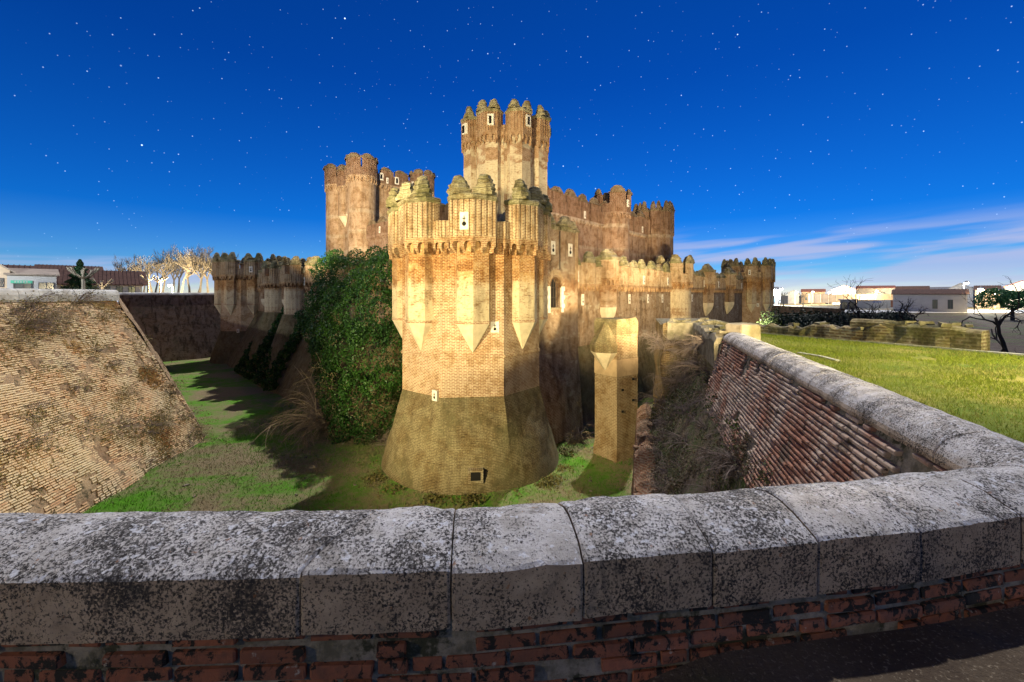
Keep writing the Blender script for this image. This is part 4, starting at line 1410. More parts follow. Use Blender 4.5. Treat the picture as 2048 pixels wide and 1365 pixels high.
# remaining hidden sides of the moat, plain
BW = thing("moat_wall", "outer wall of the moat behind the castle, hidden by it", "wall", (0, 0, 0))
rough_quad(xt, Vector((22, 122, -.4)), xb, Vector((22, 119, FLOOR - .2)), 20, 6, .1).build("brick_face", M['darkwall'], BW)
rough_quad(Vector((22, 122, -.4)), Vector((61, 78, -2.6)), Vector((20, 119, FLOOR - .2)), Vector((58, 78, FLOOR - .2)), 20, 6, .1).build("brick_face_return", M['darkwall'], BW)
rough_quad(Vector((61, 78, -3.4)), Vector((8.7, 17.4, -1.7)), Vector((58, 79, FLOOR - .2)), Vector((7.6, 18.4, FLOOR - .2)), 30, 6, .1).build("brick_face_right", M['darkwall'], BW)

# ---- right-hand ledge, broken wall and abutment
def RC(c, y, z): return Vector((c + HX * y, y, z))
g = NG("ledge_soil")
P = g.pos()
c = g.mix(g.rng(g.noise(P, 1.3, 6, .7), .4, .6), (.13, .10, .065), (.07, .10, .025))
c = g.mix(g.rng(g.noise(P, 8, 5, .7), .4, .7), c, (.17, .125, .085))
M['soil'] = g.done(c, g.bump(g.noise(P, 14, 6, .75), 1.0, .1), .97)
mb = MB()
ny, nc = 60, 16
for j in range(ny + 1):
    y = 4.5 + (20.2 - 4.5) * j / ny
    for i in range(nc + 1):
        f = i / nc
        cc = 1.98 - f * 1.71
        z = -2.85 - 2.75 * (f ** .8) + .22 * nz3(cc * 2, y, 0, .8) + .1 * nz3(cc * 2, y, 3, 2.4)
        if y > 12: z -= .0
        mb.v.append(tuple(RC(cc, y, z)))
for j in range(ny):
    for i in range(nc):
        a = j * (nc + 1) + i; mb.f.append((a, a + 1, a + nc + 2, a + nc + 1)); mb.m.append(0)
struct(mb.build("ledge_bank", M['soil'], uv=False, smooth=True))

def ruin(name, label, pts, zb, zt, thick, mat, topmat=None, seed=1, amp=.25, steps=.35, batter=0.0, cat="wall", frq=.8):
    """broken wall along pts with an uneven, stepped top made of courses"""
    T = thing(name, label, cat, (pts[0][0], pts[0][1], 0))
    pth = Path(pts); n = max(2, int(pth.L / steps))
    rings = []
    for k in range(n + 1):
        s = pth.L * k / n; t = pth.tan(s)
        f = k / n
        z1 = (zt[0] * (1 - f) + zt[1] * f) + amp * (nz3(s * frq, seed, 0, 1.0) + .5 * nz3(s * frq * 3, seed, 2, 1.0))
        z1 = round(z1 / .085) * .085
        z0 = zb[0] * (1 - f) + zb[1] * f
        row = []
        H = z1 - z0
        for (o, q) in ((-.5, 0), (-.5, .35), (-.5, .7), (-.49, .93), (-.36, 1.0), (-.1, 1.02), (.2, 1.0), (.42, .97), (.5, .8), (.5, 0)):
            w = thick * o * (1 + batter * (1 - q))
            p = pth.off(s, w)
            z = z0 + H * q
            b = .035 * nz3(p.x, p.y, z, 3.0) + .03 * nz3(p.x, p.y, z, 7.0)
            row.append((p.x + b - pts[0][0], p.y + b - pts[0][1], z + (b if q > .9 else 0)))
        rings.append(row)
    mb = MB(); mb.loft(rings, False); mb.face(list(reversed(rings[0]))); mb.face(rings[-1])
    mb.build("masonry", mat, T)
    # loose stones and bricks along the top
    r = random.Random(seed)
    m2 = topmat or mat
    for k in range(int(pth.L / .38)):
        s = r.uniform(.05, pth.L - .05); f = s / pth.L
        z1 = (zt[0] * (1 - f) + zt[1] * f) + amp * (nz3(s * frq, seed, 0, 1.0) + .5 * nz3(s * frq * 3, seed, 2, 1.0))
        z1 = round(z1 / .085) * .085
        p = pth.off(s, thick * r.uniform(-.42, .4))
        mb = MB(); L_ = r.uniform(.18, .42); mb.box((0, 0, 0), (L_, r.uniform(.12, .24), r.uniform(.06, .13)), r.uniform(0, 3.1))
        mb.v = [(a + r.uniform(-.03, .03), b + r.uniform(-.03, .03), c + r.uniform(-.015, .015)) for a, b, c in mb.v]
        o = mb.build("loose_stone", m2, T); o.location = (p.x - pts[0][0], p.y - pts[0][1], z1 + .03); o.rotation_euler = (r.uniform(-.15, .15), r.uniform(-.15, .15), 0)
    return T
M['ruintop'] = plain_mat("pale_mossy_rubble", (.29, .255, .18), .4, 2.5, .95, .8, .04, col2=(.14, .125, .075))
M['palestone'] = plain_mat("pale_block", (.36, .31, .22), .3, 2.0, .95, .7, .03, col2=(.20, .165, .10))
M['ledgebrick'] = brick_mat("ledge_brick", (.33, .16, .09), (.26, .12, .07), (.40, .30, .2), row=.085, width=.28, ms=.02, stain=.5, moss=(.16, .13, .08), mossr=(.5, .66), bump=1.0)
rp = [(RC(.05, y, 0).x, y) for y in (5.5, 8, 11, 13.5, 16, 18, 19.6)]
ruin("broken_wall", "ragged red brick wall edging the weedy ledge beside the pier", rp, (FLOOR - .3, FLOOR - .3), (-5.9, -5.15), .75, M['ledgebrick'], M['ledgebrick'], 5, .42, .22, .5, frq=1.1)
# abutment: tall brick end wall facing the camera
M['abut'] = brick_mat("ochre_brick", (.18, .115, .055), (.14, .09, .045), (.25, .185, .10), row=.085, width=.28, ms=.026, moss=(.12, .11, .05), mossr=(.5, .62), stain=.7, bump=1.0)
AB = thing("bridge_abutment", "tall ochre brick bridge abutment with overgrown edges, behind the ledge", "wall", (RC(.85, 19, 0).x, 19, 0))
ax0, ax1 = RC(.85, 19, 0).x, RC(.85, 19, 0).x + 2.9
mb = MB()
nu, nv = 16, 30
def absurf(i, j):
    x = (ax1 - ax0) * i / nu; z = -1.35 + (FLOOR + 1.35) * (j / nv)
    if j == 0: z += .18 * nz3(x * 2, 1, 0, 1.2)
    y = .12 * nz3(x, 0, z, 1.2) + .06 * nz3(x, 0, z, 4) - .03 * j * .1
    e = .25 * nz3(0, 9, z, .7) if i == 0 else 0
    return (x + e, y, z)
for j in range(nv + 1):
    for i in range(nu + 1): mb.v.append(absurf(i, j))
for j in range(nv):
    for i in range(nu):
        a = j * (nu + 1) + i; mb.f.append((a, a + 1, a + nu + 2, a + nu + 1)); mb.m.append(0)
L0 = [absurf(0, j) for j in range(nv + 1)]
for a, b in zip(L0, L0[1:]): mb.face([a, b, (b[0] + 1.2, 4.5, b[2]), (a[0] + 1.2, 4.5, a[2])])
mb.build("masonry", M['abut'], AB)
mb = MB(); mb.face([(-.1, -.02, -1.32), (2.9, -.02, -1.32), (4.1, 4.5, -1.3), (1.2, 4.5, -1.3)]); mb.build("top", M['ruintop'], AB)
# the right bank between the parapet's end and the abutment
a_, b_ = RC(2.3, 12.4, -1.45), RC(2.3, 19.1, -1.5)
rough_quad(a_, b_, RC(2.0, 12.4, -3.6), RC(2.0, 19.1, -4.0), 24, 10, .12).build("bank_face", M['ruin'], AB).location = (-AB.location.x, -19, 0)
ruin("broken_wall", "low crumbling stone wall top between the parapet end and the abutment", [(RC(2.55, y, 0).x, y) for y in (12.7, 15, 17.2, 19.0)], (-2.2, -2.2), (-1.28, -1.2), .8, M['ruintop'], M['ruintop'], 12, .16, .3)
ruin("broken_wall", "crumbling wall stub over the abutment, in front of the castle's right wall", [(7.0, 19.3), (8.4, 18.9), (9.6, 18.6)], (-2.0, -2.0), (-1.2, -1.22), .8, M['ruintop'], M['ruintop'], 14, .16, .3)
# pale end block of the parapet
EB = MB()
EB.box((0, 0, 0), (.75, .7, .62), .3)
EB.v = [(a + .06 * nz3(a, b, c, 4), b + .06 * nz3(a + 3, b, c, 4), c + .06 * nz3(a, b + 5, c, 4)) for a, b, c in EB.v]
bmx = EB.build("end_block", M['palestone']); bmx.location = (6.95, 12.85, -1.18)
md = bmx.modifiers.new("b", 'BEVEL'); md.width = .07; md.segments = 2
tag(bmx, "pale broken stone block at the far end of the right coping", "stone")

# ---- lawn terrace with its stone edging, ruined walls beyond
LAWN = [(4.75, 3.0), (5.0, 4.6), (5.85, 7.4), (6.8, 10.4), (7.6, 12.9), (8.3, 15.5), (9.4, 18.3), (10.1, 18.2), (11.6, 15.2), (13.4, 11.2), (16.5, 5.5), (18, 0), (9, -1.5), (5.2, 1.4)]
g = NG("lawn_soil")
P = g.pos()
c = g.mix(g.rng(g.noise(P, .55, 6, .65), .38, .62), (.13, .19, .025), (.30, .27, .07))
c = g.mix(g.rng(g.noise(P, 5, 5, .7), .5, .75, 0, .7), c, (.30, .24, .10))
c = g.mix(g.rng(g.noise(P, 1.4, 6, .7), .60, .72, 0, .6), c, (.20, .17, .08))
M['lawn'] = g.done(c, g.bump(g.noise(P, 40, 5, .75), 1.0, .03), .97)
def lz(x, y): return -1.60 + .03 * nz3(x, y, 0, .5)
def inside(poly, x, y):
    c = False; j = len(poly) - 1
    for i in range(len(poly)):
        if (poly[i][1] > y) != (poly[j][1] > y) and x < (poly[j][0] - poly[i][0]) * (y - poly[i][1]) / (poly[j][1] - poly[i][1]) + poly[i][0]: c = not c
        j = i
    return c
mb = MB()
st = .35
for ix in range(int(15 / st)):
    for iy in range(int(21 / st)):
        x, y = 3.8 + ix * st, -1.5 + iy * st
        if inside(LAWN, x + st / 2, y + st / 2):
            mb.face([(a, b, lz(a, b)) for a, b in ((x, y), (x + st, y), (x + st, y + st), (x, y + st))])
struct(mb.build("lawn", M['lawn'], uv=False, smooth=True))
# bare trodden strip beside the coping
M['path'] = plain_mat("trodden_earth", (.34, .26, .17), .3, 3.0, .95, .8, .03, col2=(.22, .165, .10))
mb = MB(); pr = []
for k in range(40):
    s_ = PN.find(1, 3.2, js[-1]) + (PN.L - PN.find(1, 3.2, js[-1])) * k / 39
    a_ = PN.off(s_, .03); b_ = PN.off(s_, -.75 - .25 * nz3(s_, 0, 0, .9))
    pr.append([(a_.x, a_.y, -1.603), (b_.x, b_.y, -1.603)])
mb.loft(pr, False); struct(mb.build("path", M['path'], uv=False))
# grass blades of the lawn
def blades(name, n, sampler, mats, hmin, hmax, wid, seed, lean=.6):
    r = np.random.RandomState(seed)
    pts = sampler(r, n)
    n = len(pts)
    h = r.uniform(hmin, hmax, n); a = r.uniform(0, 2 * math.pi, n); l = r.uniform(0.1, lean, n) * h; w = wid * r.uniform(.6, 1.3, n)
    b = r.uniform(0, 2 * math.pi, n)
    base = pts
    dx, dy = np.cos(a) * w, np.sin(a) * w
    v = np.empty((n, 3, 3))
    v[:, 0] = base + np.stack([dx, dy, np.zeros(n)], 1); v[:, 1] = base - np.stack([dx, dy, np.zeros(n)], 1)
    v[:, 2] = base + np.stack([np.cos(b) * l, np.sin(b) * l, h], 1)
    me = bpy.data.meshes.new(name)
    me.vertices.add(n * 3); me.vertices.foreach_set("co", v.ravel())
    me.loops.add(n * 3); me.loops.foreach_set("vertex_index", np.arange(n * 3, dtype=np.int32))
    me.polygons.add(n); me.polygons.foreach_set("loop_start", np.arange(0, n * 3, 3, dtype=np.int32))
    me.update(calc_edges=True)
    me.materials.append(mats)
    o = bpy.data.objects.new(name, me); COL.objects.link(o); return stuff(o)
def leaf_mat(name, cols, nscale=.5, trans=.25, rough=.6):
    g = NG(name)
    P = g.pos(); ri = g.n("ShaderNodeNewGeometry").outputs["Random Per Island"]
    c = g.mix(ri, cols[0], cols[1])
    if len(cols) > 2: c = g.mix(g.rng(g.noise(P, nscale, 5, .65), .42, .60), c, cols[2] if len(cols) == 3 else g.mix(ri, cols[2], cols[3]))
    g.b.inputs["Roughness"].default_value = rough
    g.set(g.b.inputs["Base Color"], c)
    tr = g.n("ShaderNodeBsdfTranslucent"); g.set(tr.inputs[0], c)
    mx = g.n("ShaderNodeMixShader"); mx.inputs[0].default_value = trans
    g.L(g.b.outputs[0], mx.inputs[1]); g.L(tr.outputs[0], mx.inputs[2])
    g.L(mx.outputs[0], g.nt.nodes["Material Output"].inputs[0])
    return g.mat
M['blade'] = leaf_mat("grass_blades", [(.17, .25, .025), (.28, .30, .04), (.34, .29, .09), (.12, .22, .02)], .8)
def lawn_s(r, n):
    xy = np.stack([r.uniform(4.2, 17, n), r.uniform(0, 18.6, n)], 1)
    keep = np.array([inside(LAWN, x, y) and nz3(x, y, 3, .9) + .5 * nz3(x, y, 7, 2.6) < .66 for x, y in xy]); xy = xy[keep]
    return np.stack([xy[:, 0], xy[:, 1], np.full(len(xy), -1.61)], 1)
blades("lawn_grass", 260000, lawn_s, M['blade'], .025, .085, .007, 4, .9)
# stone edging strips
def strip(name, pts, w, h, mat, zf, label, seg=.9):
    T = thing(name, label, "kerb", (pts[0][0], pts[0][1], 0))
    pth = Path(pts); n = max(1, int(pth.L / seg))
    for k in range(n):
        s0, s1 = pth.L * k / n + .01, pth.L * (k + 1) / n - .01
        mb = MB()
        q = [pth.off(s0, 0), pth.off(s1, 0), pth.off(s1, w), pth.off(s0, w)]
        mb.loft([[(p.x - pts[0][0], p.y - pts[0][1], zf(p.x, p.y) - .15) for p in q], [(p.x - pts[0][0], p.y - pts[0][1], zf(p.x, p.y) + h) for p in q]], True, True, True)
        mb.build("edging_stone", mat, T)
    return T
M['edge'] = plain_mat("edging_stone", (.55, .53, .47), .3, 3)
strip("stone_edging", [(9.3, 18.0), (10.0, 17.9), (11.5, 14.9), (13.3, 11.0), (16.4, 5.3)], .16, .05, M['edge'], lz, "pale stone edging along the far side of the lawn, below the ruined wall")
strip("stone_edging", [(7.75, 11.6), (7.9, 11.0), (7.75, 10.2)], .10, .04, M['edge'], lz, "short curved stone edging in the grass near the right coping", .5)
strip("stone_edging", [(9.5, 17.9), (8.5, 15.2)], .06, .03, M['edge'], lz, "thin pale edging strip crossing the lawn's far corner")
strip("stone_edging", [(5.75, 6.9), (5.3, 5.3), (5.02, 4.2)], .06, .03, M['edge'], lz, "thin edging strip beside the right coping, nearest the viewer", 1.2)
ruin("ruined_wall", "long low ruined brick wall with mossy top behind the lawn", [(9.6, 18.7), (10.5, 17.7), (11.3, 16.1), (12.2, 14.3), (12.85, 13.3)], (-1.9, -1.9), (-1.32, -1.02), .6, M['ruin'], M['ruintop'], 31, .2, .2, frq=1.6)
ruin("ruined_wall", "squat ruined brick block at the right end of the wall behind the lawn", [(12.15, 15.0), (12.95, 13.2), (13.55, 12.2)], (-1.9, -1.9), (-.85, -.98), .9, M['ruin'], M['ruintop'], 33, .05, .3)
# ------------------------------------------------------------------ bridge pier
M['pierplaster'] = plain_mat("pier_plaster", (.38, .27, .155), .25, 1.5, .9, .3)
PI_ = thing("bridge_pier", "free-standing square brick bridge pier with mossy top and pendant, right of the front tower", "pier", (6.75, 27.5, FLOOR))
e1 = Vector((-1.12, 1.5)); e2 = Vector((1.68, 1.12))
def sq(s0, s1, g=0.0):
    c = (e1 + e2) / 2
    out = []
    for a, b in ((0, 0), (1, 0), (1, 1), (0, 1)):
        p = e1 * a + e2 * b; p = c + (p - c) * (1 + g); out.append((p.x, p.y))
    return list(reversed(out))
def pz(z): return z
mb = MB(); q = sq(0, 0); mb.prism(q, FLOOR + .9, -2.0, True); mb.build("shaft", M['pier'], PI_, origin=ORI)
mb = MB(); q = sq(0, 0, .07); mb.loft([[(*p, FLOOR - .3) for p in q], [(*p, FLOOR + .55) for p in q], [(*p, FLOOR + .9) for p in sq(0, 0)]], True); mb.build("plinth", M['pier'], PI_, origin=ORI)
mb = MB(); q = sq(0, 0, .02)
cc = (e1 + e2) / 2
mb.loft([[(*p, -5.3) for p in q], [(*p, -4.2) for p in q]], True); mb.build("plaster_band", M['pierplaster'], PI_, origin=ORI)
# mossy top: block with a half-round turret stub on the left face
mb = MB()
q = sq(0, 0, .03)
mb.loft([[(p[0], p[1], -2.6 + .05 * nz3(*p, 0, 2)) for p in q], [(p[0], p[1], -1.75 + .12 * nz3(*p, 4, 2)) for p in q], [(cc.x + (p[0] - cc.x) * .9, cc.y + (p[1] - cc.y) * .9, -1.6 + .1 * nz3(*p, 8, 2)) for p in q]], True, False, True)
tp = mb.build("top_block", M['talus'], PI_, origin=ORI)
nL = Vector((-e1.y, e1.x)).normalized()
if nL.y > 0: nL = -nL
mL = e1 * .5
f = lambda p: (mL.x + e1.normalized().x * p[0] + nL.x * p[1], mL.y + e1.normalized().y * p[0] + nL.y * p[1])
bp = bump_pts(1.95, 1.0)
mb = MB(); mb.loft([[(*f((p[0] * .04, p[1] * .05)), -5.0) for p in bp], [(*f(p), -3.75) for p in bp]], False); mb.build("pendant", M['pendant'], PI_, origin=ORI)
mb = MB(); mb.loft([[(*f(p), -3.75) for p in bp], [(*f((p[0] * 1.04, p[1] * 1.05)), -3.3) for p in bp], [(*f((p[0] * .8, p[1] * .72)), -2.8) for p in bp], [(*f((p[0] * .45, p[1] * .3)), -2.2) for p in bp], [(*f((p[0] * .12, p[1] * .0)), -1.75) for p in bp]], False)
mb.build("turret_stub", M['talus'], PI_, origin=ORI)
for k, (t, z) in enumerate(((.25, -6.2), (.75, -5.6), (.25, -7.6), (.75, -7.0))):
    p = e2 * t; mb = MB(); mb.box((p.x + .03, p.y - .02, z), (.14, .1, .14), math.atan2(e2.y, e2.x)); mb.build("putlog_hole", M['hole'], PI_, uv=False, origin=ORI)

# ------------------------------------------------------------------ vegetation
def leaf_cloud(name, pts, nrm, size, mat, seed, jitter=.9):
    """many small folded leaves; pts, nrm numpy (n,3)"""
    r = np.random.RandomState(seed); n = len(pts)
    d = nrm + r.normal(0, jitter, (n, 3)); d /= np.linalg.norm(d, axis=1)[:, None]
    a = np.cross(d, r.normal(0, 1, (n, 3))); a /= np.linalg.norm(a, axis=1)[:, None]; b = np.cross(d, a)
    s = (size * r.uniform(.6, 1.35, n))[:, None]
    v = np.empty((n, 4, 3))
    v[:, 0] = pts - a * s * .5; v[:, 1] = pts + b * s * .42 + d * s * .12; v[:, 2] = pts + a * s * .55; v[:, 3] = pts - b * s * .42 + d * s * .12
    me = bpy.data.meshes.new(name)
    me.vertices.add(n * 4); me.vertices.foreach_set("co", v.ravel())
    me.loops.add(n * 4); me.loops.foreach_set("vertex_index", np.arange(n * 4, dtype=np.int32))
    me.polygons.add(n); me.polygons.foreach_set("loop_start", np.arange(0, n * 4, 4, dtype=np.int32))
    me.update(calc_edges=True); me.materials.append(mat)
    o = bpy.data.objects.new(name, me); COL.objects.link(o); return o
def clump_points(lumps, n, seed, depth=.35):
    """points near the surface of a union of bumpy ellipsoids (c, r)"""
    r = np.random.RandomState(seed)
    area = np.array([(a[1][0] * a[1][1] + a[1][1] * a[1][2] + a[1][0] * a[1][2]) for a in lumps]); area /= area.sum()
    k = r.choice(len(lumps), n, p=area)
    C = np.array([l[0] for l in lumps])[k]; S = np.array([l[1] for l in lumps])[k]
    d = r.normal(0, 1, (n, 3)); d /= np.linalg.norm(d, axis=1)[:, None]
    rad = 1 - np.abs(r.normal(0, depth, n)) * .5
    bump = 1 + .10 * np.sin(d[:, 0] * 9 + k) * np.sin(d[:, 1] * 8 + 2 * k) + .10 * np.sin(d[:, 2] * 11 + k * 3) * np.sin(d[:, 0] * 6)
    p = C + d * S * (rad * bump)[:, None]
    # drop points deep inside another lump
    keep = np.ones(n, bool)
    for c, s in lumps:
        q = ((p - np.array(c)) / np.array(s)); keep &= (q ** 2).sum(1) > .62
    nr = d / S; nr /= np.linalg.norm(nr, axis=1)[:, None]
    return p[keep], nr[keep]

M['ivy'] = leaf_mat("ivy_leaves", [(.018, .058, .009), (.04, .10, .014), (.013, .042, .010), (.03, .085, .017)], .35, .15, .45)
M['ivydry'] = leaf_mat("withered_ivy", [(.16, .12, .06), (.10, .09, .04)], .35, .15, .8)
M['twig'] = plain_mat("dry_twigs", (.42, .33, .21), .35, 4, .9, .0, col2=(.26, .20, .125))
M['twiggrey'] = plain_mat("grey_twigs", (.26, .205, .17), .35, 4, .9, .0, col2=(.13, .10, .085))
M['bark'] = plain_mat("grey_bark", (.10, .085, .07), .4, 6, .95, .5, .02)

# ivy over the left wall: lumps follow the wall from the front tower leftwards
IV = thing("ivy", "huge dark green ivy mass smothering the wall left of the front tower", "ivy", (-12.5, 36.5, FLOOR))
OUTN = Vector((-V.y if False else -abs(U.y), -abs(U.x)))
def wl(s, o, z): p = Vector(T1) + U * s + OUTN * o; return (p.x, p.y, z)
lum = []
ri_ = random.Random(11)
for s, o, z, r in [(8.5, .2, 1.9, (2.0, 2.0, 2.2)), (10.6, .3, 2.0, (1.9, 1.9, 2.0)), (12.6, .4, 1.2, (2.1, 2.1, 2.2)), (15.0, .4, .6, (2.0, 2.0, 1.7)), (18.0, .5, 2.0, (2.0, 2.0, 1.9)), (20.8, .6, 1.5, (2.3, 2.1, 2.4)), (22.6, .3, 2.4, (1.3, 1.3, 1.5)),
                   (9, 1.3, -1.2, (2.4, 2.2, 3.2)), (12.5, 1.4, -1.8, (2.6, 2.4, 3.2)), (16, 1.3, -1.5, (2.4, 2.4, 3.2)), (19.5, 1.4, -1.8, (2.5, 2.4, 3.0)), (22.3, 1.0, -1.9, (1.9, 2.0, 1.9)), (24.0, 1.5, -2.6, (1.6, 1.6, 1.4)), (25.6, 1.6, -2.4, (1.7, 1.5, 1.1)),
                   (8.5, 2.3, -4.8, (2.6, 2.4, 3.2)), (12, 2.6, -5.2, (2.7, 2.5, 3.2)), (15.5, 2.5, -5.2, (2.6, 2.4, 3.0)), (18.6, 2.2, -4.6, (2.2, 2.0, 2.2)),
                   (8.5, 3.0, -8.3, (2.5, 2.5, 2.6)), (11.0, 3.2, -8.2, (2.2, 2.2, 2.2))]:
    lum.append((wl(s, o, z), r))
    for _ in range(5):
        a, b = ri_.uniform(-1, 1), ri_.uniform(-.8, .9)
        lum.append((wl(s + a * r[0], o + ri_.uniform(.3, .9) * r[1] * math.sqrt(max(.1, 1 - min(1, a * a))), z + b * r[2] * .9), tuple(q * ri_.uniform(.28, .48) for q in r)))
pp, nn = clump_points(lum, 170000, 3, .28)
lf = leaf_cloud("leaves", pp - np.array([-12.5, 36.5, FLOOR]), nn, .145, M['ivy'], 8, .8); lf.parent = IV; stuff(lf)
sel = np.array([nz3(p[0], p[1], p[2], .45) > .33 and p[2] < -1.5 for p in pp[:40000]])
lf = leaf_cloud("withered_leaves", pp[:40000][sel] + nn[:40000][sel] * .06 - np.array([-12.5, 36.5, FLOOR]), nn[:40000][sel], .13, M['ivydry'], 9, 1.0); lf.parent = IV; stuff(lf)
# ivy strips on the buttress feet
for k, s in enumerate((44.5, 40.0, 35.0, 31.0)):
    o = []
    L_ = []
    for q in range(9):
        f = q / 8
        L_.append((wl(s + ri_.uniform(-.3, .3) - f * 1.2, .2 + 4.6 * f, -2.2 - 7.6 * f), (.5 + .35 * f, .45, .7)))
    pp, nn = clump_points(L_, 3600, 20 + k, .3)
    b0 = np.array(L_[-1][0]); b0[2] = FLOOR
    T = thing("ivy", ["ivy strip climbing the wall foot beside the far left tower", "second ivy strip on the left wall foot, counted from the far tower", "third ivy strip on the left wall foot, counted from the far tower", "ivy strip on the wall foot next to the big ivy mass"][k], "ivy", tuple(b0), group="ivy strips on the left wall foot")
    lf = leaf_cloud("leaves", pp - b0, nn, .24, M['ivy'], 30 + k, .8); lf.parent = T; stuff(lf)

def twig_mesh(seed, n, length, spread, up, droop, r0, kids=3, sides=3, segs=6, kidlen=.4, curl=.35):
    """thicket of curved stems with side twigs, rooted at the origin"""
    r = random.Random(seed); mb = MB()
    def stem(p, d, L, rad, lev):
        pts = [Vector(p)]; rr = []
        d = Vector(d).normalized(); step = L / segs
        c = Vector((r.uniform(-1, 1), r.uniform(-1, 1), r.uniform(-.4, .4))) * curl
        for k in range(segs):
            d = (d + c / segs + Vector((0, 0, -droop / segs)) + Vector((r.gauss(0, .06), r.gauss(0, .06), r.gauss(0, .06)))).normalized()
            pts.append(pts[-1] + d * step)
        mb.tube(pts, [rad * (1 - .85 * k / segs) for k in range(segs + 1)], sides, False)
        if lev > 0:
            for q in range(kids):
                k = r.randint(1, segs - 1)
                dd = (pts[k + 1] - pts[k]).normalized() + Vector((r.gauss(0, .5), r.gauss(0, .5), r.gauss(0, .4)))
                stem(pts[k], dd, L * kidlen * r.uniform(.6, 1.3), rad * .5 * (1 - .6 * k / segs), lev - 1)
    for k in range(n):
        a = r.uniform(0, 2 * math.pi); s = r.random() ** .6 * spread
        stem((r.gauss(0, .05) * length, r.gauss(0, .05) * length, 0), (math.cos(a) * s, math.sin(a) * s, up), length * r.uniform(.55, 1.1), r0 * r.uniform(.7, 1.2), 2 if kids else 0)
    return mb
# big weeping bush in the moat
bb = twig_mesh(5, 110, 6.2, 1.5, 1.1, 1.5, .07, 5, 3, 8, .42, .5).build("bare_bush", M['twig'], uv=False)
bb.location = (-15.0, 35.0, FLOOR); bb.rotation_euler = (0, 0, .8)
tag(bb, "large bare weeping bush on the moat floor, in front of the ivy", "bush")
# dry shrubs
SH = [twig_mesh(50 + k, 34, .75, 1.3, .55, .9, .010, 4, 3, 5, .5, .8).build("dry_shrub", M['twig' if k % 2 else 'twiggrey'], uv=False) for k in range(4)]
SHL = [leaf_mat("shrub_leaf_%d" % k, [(.15, .145, .045), (.24, .20, .09)], .5, .2, .8) for k in range(1)][0]
nsl = (q1t - q0t).cross(q0b - q0t).normalized()
if nsl.x < 0: nsl = -nsl
def on_slope(u, v): return slope_pt(q0t, q1t, q0b, q1b, u, v) + nsl * .04
first = {}
def shrub(kind, loc, scale, rot, label, group, name="dry_shrub"):
    if kind not in first:
        o = SH[kind]; first[kind] = 1
    else:
        o = SH[kind].copy(); COL.objects.link(o)
    o.name = name; o.location = loc; o.scale = (scale[0], scale[1], scale[2]) if isinstance(scale, tuple) else (scale,) * 3; o.rotation_euler = rot
    tag(o, label, "shrub", group); return o
def unpix(px, py):
    """slope point seen at a photo pixel"""
    d = Vector(((px - 1024) / F, 1, -(py - HY) / F)); t = q0t.dot(nsl) / d.dot(nsl); return d * t
rs = random.Random(21)
SP = [(45, 650, 2.6), (90, 640, 2.2), (150, 612, 2.4), (25, 690, 1.6), (60, 620, 1.9), (200, 640, 1.4), (45, 665, 2.0), (270, 690, 1.3), (215, 735, 1.2), (300, 745, 1.4), (115, 740, 1.0), (60, 750, 1.3), (155, 775, 1.5), (240, 790, 1.5), (340, 790, 1.1),
      (190, 850, 1.8), (150, 868, 1.6), (100, 850, 1.2), (230, 860, 1.6), (260, 868, 1.5), (300, 850, 1.5), (330, 845, 1.8), (370, 835, 1.6), (395, 870, 1.4), (370, 880, 1.5), (330, 900, 1.6), (300, 925, 1.4), (250, 960, 1.3), (235, 985, 1.2), (345, 770, 1.1),
      (20, 905, 2.0), (60, 895, 1.6), (25, 835, 1.2), (130, 960, 1.0), (190, 700, 1.0), (320, 825, 1.2), (60, 830, 1.3), (400, 850, 1.3), (290, 870, 1.5), (210, 880, 1.3)]
for k, (px, py, sc) in enumerate(SP):
    p = unpix(px + rs.uniform(-6, 6), py + rs.uniform(-6, 6))
    shrub(k % 4, tuple(p), (sc * 1.3, sc * 1.3, sc * .9), (rs.uniform(-.2, .2), R(30), rs.uniform(0, 6.2)), "dry weedy shrub rooted in the sloping brick wall on the left", "shrubs on the left moat slope")
# leafy weeds growing with the shrubs on the slope
pts = []
for (px, py, sc) in SP:
    p = np.array(unpix(px, py)); r = np.random.RandomState(int(px * 7 + py))
    n = int(110 * sc)
    pts.append(p + r.normal(0, 1, (n, 3)) * np.array([.32, .6, .26]) * sc * .75 + np.array([.2, 0, .12]) * sc)
r = np.random.RandomState(2)
for _ in range(260):
    u, v = r.rand(), r.rand()
    if nz3(u * 9, v * 6, 1, 1.0) < 0: continue
    p = np.array(on_slope(u, v)); pts.append(p + r.normal(0, .16, (40, 3)))
pts = np.concatenate(pts)
stuff(leaf_cloud("slope_weeds", pts, np.tile(np.array([[.6, 0, .8]]), (len(pts), 1)), .09, SHL, 6, 1.2))

